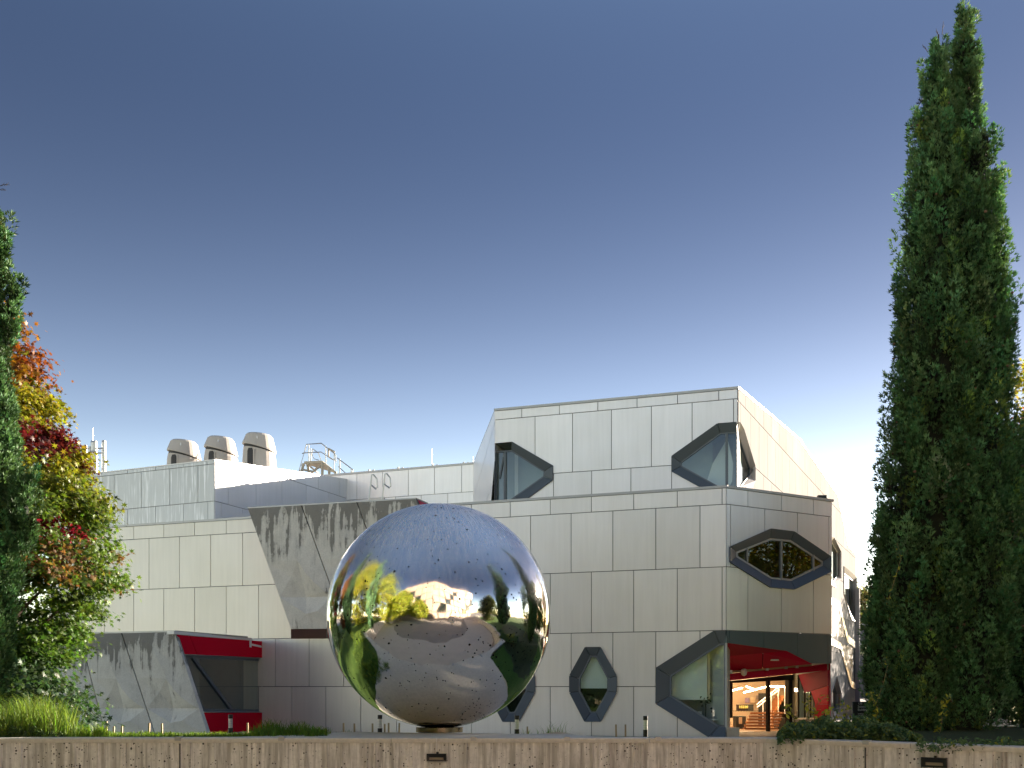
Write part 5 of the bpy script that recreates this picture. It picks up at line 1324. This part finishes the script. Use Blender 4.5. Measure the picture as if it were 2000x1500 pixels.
# the autumn maple on the left
YM = 19.0
def mu(u): return (u-CU)*YM/FPX
def mz(v): return CZ+(HV-v)*YM/FPX
prof_v = [600, 640, 690, 760, 820, 870, 930, 990, 1060, 1130, 1180, 1240, 1300, 1350]
prof_r = [22, 40, 66, 98, 130, 148, 180, 198, 198, 212, 204, 175, 122, 84]
def m_rad(h):
    z = mz(1360)+(mz(585)-mz(1360))*h; v = HV-(z-CZ)*FPX/YM
    return max(.15, (np.interp(v, prof_v, prof_r)+25)*YM/FPX-.12)
spots = [(60,650,34,(.17,.035,.012)),(50,700,34,(.18,.05,.01)),(40,740,26,(.17,.08,.01)),(95,690,24,(.16,.08,.02)),(75,860,36,(.085,.008,.014)),(95,900,26,(.075,.01,.014)),(50,985,22,(.24,.012,.04)),(95,995,26,(.27,.012,.045)),(105,1040,34,(.24,.01,.04)),(70,1045,22,(.24,.01,.04)),
         (130,1090,34,(.17,.085,.045)),(60,1100,32,(.17,.06,.035)),(170,1080,18,(.15,.085,.035)),(80,1175,34,(.30,.02,.05)),(50,1190,24,(.34,.06,.04)),(165,1125,16,(.16,.09,.035))]
def m_col(x, y, z, r_):
    u = x*FPX/YM+CU; v = HV-(z-CZ)*FPX/YM
    if y < YM+1.3:
        for (su, sv, sr, c) in spots:
            if (u-su)**2+((v-sv)*1.3)**2 < sr**2: return np.array(c)
    if v < 740: return np.array([.20, .085, .02]) if r_.uniform() < .5 and u < 70 else np.array([.15, .14, .02])
    k = np.clip((v-880)/140, 0, 1); c = np.array([.20, .19, .016])*(1-k)+np.array([.085, .14, .024])*k
    k2 = np.clip((v-1150)/120, 0, 1); c = c*(1-k2)+np.array([.06, .12, .022])*k2
    return c*r_.uniform(.75, 1.2)
broadleaf('maple_tree', 'autumn maple turning red, orange and yellow at the top and green below at left', mu(-10), YM, mz(1345), mz(605), m_rad, 76000, m_col, .10, None, 31, .13, 520, .5, limbs=26, sp=.10)

broadleaf('shrub', 'dark blue green shrub under the maple behind the tall grass at far left', mu(45), 18.2, .3, 2.2, egg(1.5), 12000, col_of((.025, .055, .03), (.045, .085, .035)), .11, None, 33, .06, 110, .2, limbs=8, cat='shrub')
# trees to the right of the frame and behind the cypress; they cast the long shade over the terrace
GT = 'trees beyond the right edge'
for k, (x, y, H, R, ca, cb, lb, sd_, nn) in enumerate([
    (17.0, 34.5, 13.0, 2.0, (.30,.24,.02), (.20,.22,.03), 'yellow green maple peeping out behind the right side of the tall cypress', 41, 9000),
    (20.2, 37, 12.6, 2.4, (.42,.16,.02), (.36,.08,.02), 'orange red maple at the right edge behind the cypresses', 42, 9000),
    (22.5, 25.0, 11.5, 4.4, (.045,.085,.02), (.08,.12,.03), 'large green tree mirrored at the right rim of the ball', 43, 9000),
    (26.0, 32.5, 12.0, 4.2, (.05,.09,.02), (.10,.13,.03), 'round green tree mirrored in the entry cladding', 44, 8000),
    (17.5, 17.5, 10.0, 3.2, (.045,.085,.02), (.07,.11,.03), 'green tree mirrored beside the dark cypress in the ball', 45, 8000),
    (16.2, 23.0, 10.5, 3.0, (.05,.09,.02), (.09,.13,.03), 'green tree out of view, added between the others to shade the pad', 47, 8000),  # tree added out of view to keep sun patches off the pad
    (31.5, 71.0, 10.0, 3.4, (.06,.09,.02), (.13,.15,.03), 'distant green tree on the bank hidden behind the cypress', 48, 5000),
    (31.0, 43.0, 10.5, 4.0, (.05,.09,.02), (.12,.14,.03), 'far green tree mirrored in the long flank', 46, 6000)]):
    broadleaf('leafy_tree', lb, x, y, 1.0, H, egg(R), int(nn*1.5), col_of(ca, cb), .26 if k > 1 else .17, GT, sd_, .25, 130, G0, limbs=8)
# small tree beyond the low grey building
broadleaf('leafy_tree', 'thin pale tree against the sky between the flank and the cypress', at(1688, 1200, 95).x, 95, at(0, 1275, 95).z, at(0, 1150, 95).z, egg(2.6), 9000, col_of((.16,.15,.06), (.26,.22,.10)), .26, 'small far trees', 51, .2, 60, at(0, 1320, 95).z)
# bushes on the sunlit bank
for k in range(4):
    x, y = 23.5+k*1.9+random.uniform(-.4, .4), 61+k*1.6
    broadleaf('shrub', ['yellow green shrub on the bank right behind the sign', 'tall yellow shrub on the bank under the low grey building', 'olive shrub on the bank partly behind the cypress', 'far yellow shrub on the bank hidden by the cypress'][k], x, y, 1.0+k*.3, 3.6+k*.5, egg(1.2), 2600, col_of((.36,.30,.02), (.20,.22,.03)), .16, 'shrubs on the sunlit bank', 60+k, .06, 50, .8, limbs=5, cat='shrub')

# ---- mirrored surroundings behind the camera
GM = 'sunlit trees mirrored in the ball'
for k, (x, y, H, R, ca, cb, lb) in enumerate([
    (-15.0, 9.5, 14.0, 3.8, (.26,.30,.02), (.36,.34,.03), 'bright yellow green tree mirrored left of the dark cypress in the ball'),
    (-15.5, 1.0, 14.5, 4.2, (.24,.30,.02), (.34,.34,.03), 'bright yellow green tree mirrored right of the dark cypress in the ball'),
    (-13.0, -6.0, 10.5, 3.8, (.22,.27,.02), (.30,.32,.03), 'yellow green tree mirrored before the left half of the sunlit building'),
    (-7.0, -8.5, 6.6, 3.0, (.20,.26,.02), (.30,.30,.03), 'low yellow green tree mirrored against the sunlit building'),
    (-19.5, 17.5, 11.0, 2.8, (.30,.09,.03), (.20,.14,.03), 'reddish autumn tree mirrored at the far left rim of the ball'),
    (13.5, 2.0, 8.0, 2.6, (.05,.08,.03), (.12,.11,.04), 'dull green tree mirrored right of centre in the ball')]):
    broadleaf('leafy_tree', lb, x, y, .8, H, egg(R*1.1), 15000, col_of(ca, cb), .33, GM, 70+k, .2, 150, G0, limbs=8)
hall = thing('mirrored_hall', 'sunlit sand coloured building mirrored in the centre of the steel ball', 'building')
hm = plain('sandstone_cladding', (.36, .27, .20), .55, .1, .10, .25)
cxh, cyh = -2.2, -13.5
def hall_face(ax, ay, bx, by, z0a, z1b, nu, nv, skew=0):
    d = Vector((bx-ax, by-ay, 0)); n = Vector((-d.y, d.x, 0)).normalized(); n = n if n.y > 0 else -n
    for i in range(nu):
        for j in range(nv):
            if (i*7+j*3) % 5 == 0 and 0 < j < nv-1: mname = 'frame'
            else: mname = None
            f = lambda a: Vector((ax, ay, 0))+d*a
            za = lambda a: z0a+(z1b-z0a)*a
            a, b = (i+.03)/nu, (i+.97)/nu
            P = [f(a)+Vector((0,0,G0+(za(a)-G0)*(j+.02)/nv)), f(b)+Vector((0,0,G0+(za(b)-G0)*(j+.02)/nv)), f(b)+Vector((0,0,G0+(za(b)-G0)*(j+.97)/nv)), f(a)+Vector((0,0,G0+(za(a)-G0)*(j+.97)/nv))]
            bul = n*random.uniform(.0, .35)
            mb = MB(); mb.add([p for p in P]+[p+bul+(sum(P, Vector())/4-p)*.18 for p in P], [(4,5,6,7), (0,1,5,4), (1,2,6,5), (2,3,7,6), (3,0,4,7)])
            mb.build('window' if mname else 'cladding_panel', M['glass_dark'] if mname else hm, hall)
    mb = MB(); mb.add([(ax, ay, G0), (bx, by, G0), (bx, by, z1b), (ax, ay, z0a)], [(0,1,2,3)]); o = mb.build('wall', M['joint'], hall); o.location = -n*.05
hall_face(cxh, cyh, -27, -12, 18.5, 12, 8, 5)
hall_face(cxh, cyh, 21, -17.0, 18.5, 14, 9, 6)
mb = MB(); mb.add([(cxh, cyh-.1, 18.3), (21, -17.1, 13.8), (20, -34, 12.8), (-27, -34, 12), (-27, -12.1, 11.9)], [(0,1,2,3,4)]); mb.build('roof', M['roof'], hall)

# ---- long grass, lawn fringe, groundcover, creepers
def blades(name, spots_, label=None, cat=None, seed=1, group=None, parent=None):
    """spots_: (x, y, z, height, lean, n, colour, spread)"""
    r_ = np.random.default_rng(seed); V, L, C = [], [], []
    b = 0
    for (x, y, z, h, lean, n, c, sp_) in spots_:
        a = r_.uniform(0, 2*np.pi, n); rad = sp_*np.sqrt(r_.uniform(0, 1, n)); px, py = x+rad*np.cos(a), y+rad*np.sin(a)
        hh = h*r_.uniform(.5, 1.1, n); la = r_.uniform(0, 2*np.pi, n); ll = lean*r_.uniform(.2, 1.3, n)*hh; w = r_.uniform(.0022, .0045, n)*(1 if h > .12 else .9)
        wx, wy = np.cos(la+1.57)*w, np.sin(la+1.57)*w; dx, dy = np.cos(la)*ll, np.sin(la)*ll
        for (f0, f1, zz_) in (): pass
        lv = []
        for fr_, zf_, ww in ((0, 0, 1.), (.16, .42, .95), (.48, .78, .7), (1., .93, .05)):
            lv.append(np.stack([px+dx*fr_-wx*ww, py+dy*fr_-wy*ww, z+hh*zf_], 1)); lv.append(np.stack([px+dx*fr_+wx*ww, py+dy*fr_+wy*ww, z+hh*zf_], 1))
        v = np.stack(lv, 1); base = b+np.arange(n)[:, None]*8
        f = np.concatenate([np.stack([base[:, 0]+k, base[:, 0]+k+1, base[:, 0]+k+3, base[:, 0]+k+2], 1) for k in (0, 2, 4)])
        V.append(v.reshape(-1, 3)); L.append(f); b += n*8
        cc = np.array(c)*r_.uniform(.65, 1.35, (n, 1))*(1+.1*r_.normal(0, 1, (n, 3))); C.append(np.repeat(np.clip(cc, .01, 1), 8, 0))
    V, L, C = np.concatenate(V), np.concatenate(L), np.concatenate(C)
    me = np_mesh(name, V, L, 4); ca = me.color_attributes.new('Col', 'FLOAT_COLOR', 'POINT'); ca.data.foreach_set('color', np.concatenate([C, np.ones((len(C), 1))], 1).astype(np.float32).ravel())
    o = link(name, me, M['grass'], parent, None, 'stuff')
    if label: tag(o, label, cat, group)
    return o
YG = 12.3
def gx(u, Y=YG): return (u-CU)*Y/FPX
sp_ = []
for k in range(86):
    u = random.uniform(-40, 150); Y = random.uniform(11.85, 13.4); hpx = np.interp(u, [-40, 20, 100, 150, 200], [85, 72, 80, 52, 32])*random.uniform(.55, 1.25)
    sp_.append((gx(u, Y), Y, ZP-.04, hpx*Y/FPX, .55, 34, (.18, .26, .045) if random.random() < .6 else (.09, .16, .03), .07))
for k in range(26):
    u = random.uniform(148, 205); Y = random.uniform(11.8, 12.8); sp_.append((gx(u, Y), Y, ZP-.04, random.uniform(.09, .2), .6, 26, (.17, .27, .03), .06))
blades('tall_grass', sp_, 'tall arching bright green ornamental grass at the left end of the wall', 'grass', 3)
sp_ = []
for k in range(64):
    u = random.uniform(495, 640); Y = random.uniform(11.85, 12.9); hpx = np.interp(u, [490, 520, 560, 600, 645], [24, 34, 34, 30, 18])*random.uniform(.6, 1.25)
    sp_.append((gx(u, Y), Y, ZP-.05, hpx*Y/FPX, .6, 36, (.10, .20, .03) if random.random() < .6 else (.17, .26, .035), .06))
for k in range(7):
    u = random.uniform(650, 715); sp_.append((gx(u, 13.6), 13.6, ZP-.12, random.uniform(.09, .17), .35, 12, (.09, .15, .03), .05))
blades('grass_clump', sp_, 'long low clump of arching green grass behind the wall left of the ball', 'grass', 4)
sp_ = [(gx(u, 15), 15, .72, h, .5, n, (.14, .24, .03), .06) for u, h, n in ((1062,.36,16),(1072,.42,26),(1080,.36,22),(1092,.44,26),(1100,.38,18),(1030,.32,16),(1008,.34,12),(1024,.3,14),(1050,.3,10))]
blades('grass_tuft', sp_, 'sparse green grass tufts right of the ball behind the wall', 'grass', 5)
sp_ = []
for k in range(900):
    u = random.uniform(-120, 650); Y = random.uniform(11.72, 13.2)
    if (gx(u, Y) > -4.3 and Y < 11.95) or u > 640: continue
    sp_.append((gx(u, Y), Y, ZP-.045, random.uniform(.03, .07), .6, 16, (.12, .20, .025), .09))
blades('short_lawn_grass', sp_, 'short green lawn grass fringe behind the wall top at left', 'grass', 6)

def groundcover(name, label, cat, regs, n, seed, size=.05, colr=((.065,.13,.055),(.13,.21,.085)), yel=.08, grp=None):
    r_ = np.random.default_rng(seed); P = []
    for (u0, u1, Y0, Y1, zf, w) in regs:
        m = int(n*w); u = r_.uniform(u0, u1, m); Y = r_.uniform(Y0, Y1, m); top = zf(u)
        lump = .72+.28*np.sin(u*.11+Y*3)*np.sin(u*.045+1)+.12*np.sin(u*.31+Y*7)
        z0_ = ZP-.08; hh = np.maximum(.03, (CZ+(HV-top)*Y/FPX-z0_))*np.clip(lump, .3, 1.1)
        z = z0_+hh*np.sqrt(r_.uniform(0, 1, m)); P.append(np.stack([(u-CU)*Y/FPX, Y, z], 1))
    P = np.concatenate(P); n = len(P)
    nr = r_.normal(0, .6, (n, 3))+np.array([[0, -.35, .8]]); k = r_.uniform(0, 1, (n, 1)); a, b = np.array(colr[0]), np.array(colr[1])
    col = (a+(b-a)*k)*r_.uniform(.7, 1.3, (n, 1)); y = r_.uniform(0, 1, n) < yel; col[y] = np.array([.26, .30, .04])*r_.uniform(.7, 1.2, (y.sum(), 1))
    return tag(scatter(name, OVAL, OVAL_F, P, frames(nr), size*r_.uniform(.6, 1.25, n), col, M['ivy'], None, 'stuff'), label, cat, grp)
tp = lambda u: np.interp(u, [1515, 1540, 1570, 1620, 1660, 1720, 1770, 1800, 1850], [1432, 1412, 1404, 1402, 1398, 1404, 1424, 1434, 1436])
groundcover('groundcover', 'dense dark green leafy groundcover on the bed at the right below the entry', 'groundcover', [(1519, 1800, 11.1, 12.6, tp, 1.)], 17000, 8)
groundcover('groundcover', 'thin low creeper strip on the wall top under the right hand cypresses', 'groundcover', [(1790, 2020, 9.9, 10.9, lambda u: np.full_like(u, 1440.), .6)], 2600, 9, .045)
groundcover('low_shrubbery', 'low dark leafy undergrowth at the foot of the tall grass at far left', 'groundcover', [(-60, 130, 11.7, 12.4, lambda u: np.interp(u, [-60, 100, 130], [1412, 1416, 1432]), 1.)], 4200, 10, .035, ((.05,.09,.03),(.08,.12,.04)), .03)
# creepers reaching up from the groundcover, and climbing the cypress foot
def creeper(label, pts, Y, n_leaf, size=.055, yel=.75, seed=1, grp='creeper shoots rising from the groundcover'):
    r_ = np.random.default_rng(seed); P = [at(u, v, Y+random.uniform(-.05, .05)) for u, v in pts]
    root = thing('creeper', label, 'creeper', grp)
    mb = MB(); mb.tube(P, .0055, 4, .003); mb.build('stem', plain('creeper_stem', (.25, .20, .08), .7), root)
    seg = r_.integers(0, len(P)-1, n_leaf); k = r_.uniform(0, 1, n_leaf)
    A = np.array([tuple(p) for p in P]); pos = A[seg]*(1-k[:, None])+A[seg+1]*k[:, None]+r_.normal(0, .03, (n_leaf, 3))
    col = np.where(r_.uniform(0, 1, (n_leaf, 1)) < yel, np.array([[.36, .38, .04]]), np.array([[.06, .13, .06]]))*r_.uniform(.7, 1.2, (n_leaf, 1))
    scatter('leaves', OVAL, OVAL_F, pos, frames(r_.normal(0, .7, (n_leaf, 3))+np.array([[0, -.6, .4]])), size*r_.uniform(.6, 1.3, n_leaf), col, M['ivy'], root)
    return root
creeper('creeper shoot with pale leaves rising left of the entry splay', [(1552,1412),(1548,1392),(1541,1380),(1539,1379)], 11.9, 26, seed=1)
creeper('creeper shoot curling up in front of the entry mullions', [(1575,1410),(1580,1388),(1579,1376),(1581,1371),(1583,1374)], 11.8, 26, seed=2)
creeper('long arching creeper shoot crossing the red splayed wall', [(1590,1410),(1592,1385),(1600,1370),(1610,1363),(1619,1362)], 11.9, 18, .04, 1., 3)
creeper('leafy yellow creeper shoot before the red lower panel', [(1598,1412),(1602,1400),(1612,1394),(1618,1388)], 11.7, 34, seed=4)
creeper('creeper shoot rising before the small diamond window on the flank', [(1628,1412),(1636,1392),(1641,1380),(1640,1368)], 12.0, 34, .05, .5, seed=5)
creeper('creeper shoot left of the dark sign', [(1655,1412),(1652,1395),(1656,1382)], 12.0, 30, .05, .6, seed=6)
creeper('long pale creeper climbing the left face of the cypress', [(1712,1372),(1722,1345),(1728,1325),(1734,1300),(1725,1285)], 13.9, 46, .06, .1, 7, 'creepers climbing the cypress')
creeper('creeper with bright leaves on the lower right of the cypress', [(1836,1430),(1840,1400),(1850,1385),(1842,1368),(1856,1362)], 13.9, 70, .07, .55, 8, 'creepers climbing the cypress')
creeper('creeper hanging over the sign edge at the cypress foot', [(1700,1415),(1712,1400),(1716,1385),(1706,1372),(1700,1352)], 13.5, 80, .055, .45, 9, 'creepers climbing the cypress')
creeper('blue green creeper halfway up the left cypress edge', [(1732,1180),(1742,1150),(1760,1090),(1752,1060)], 14.0, 50, .055, .25, 10, 'creepers climbing the cypress')
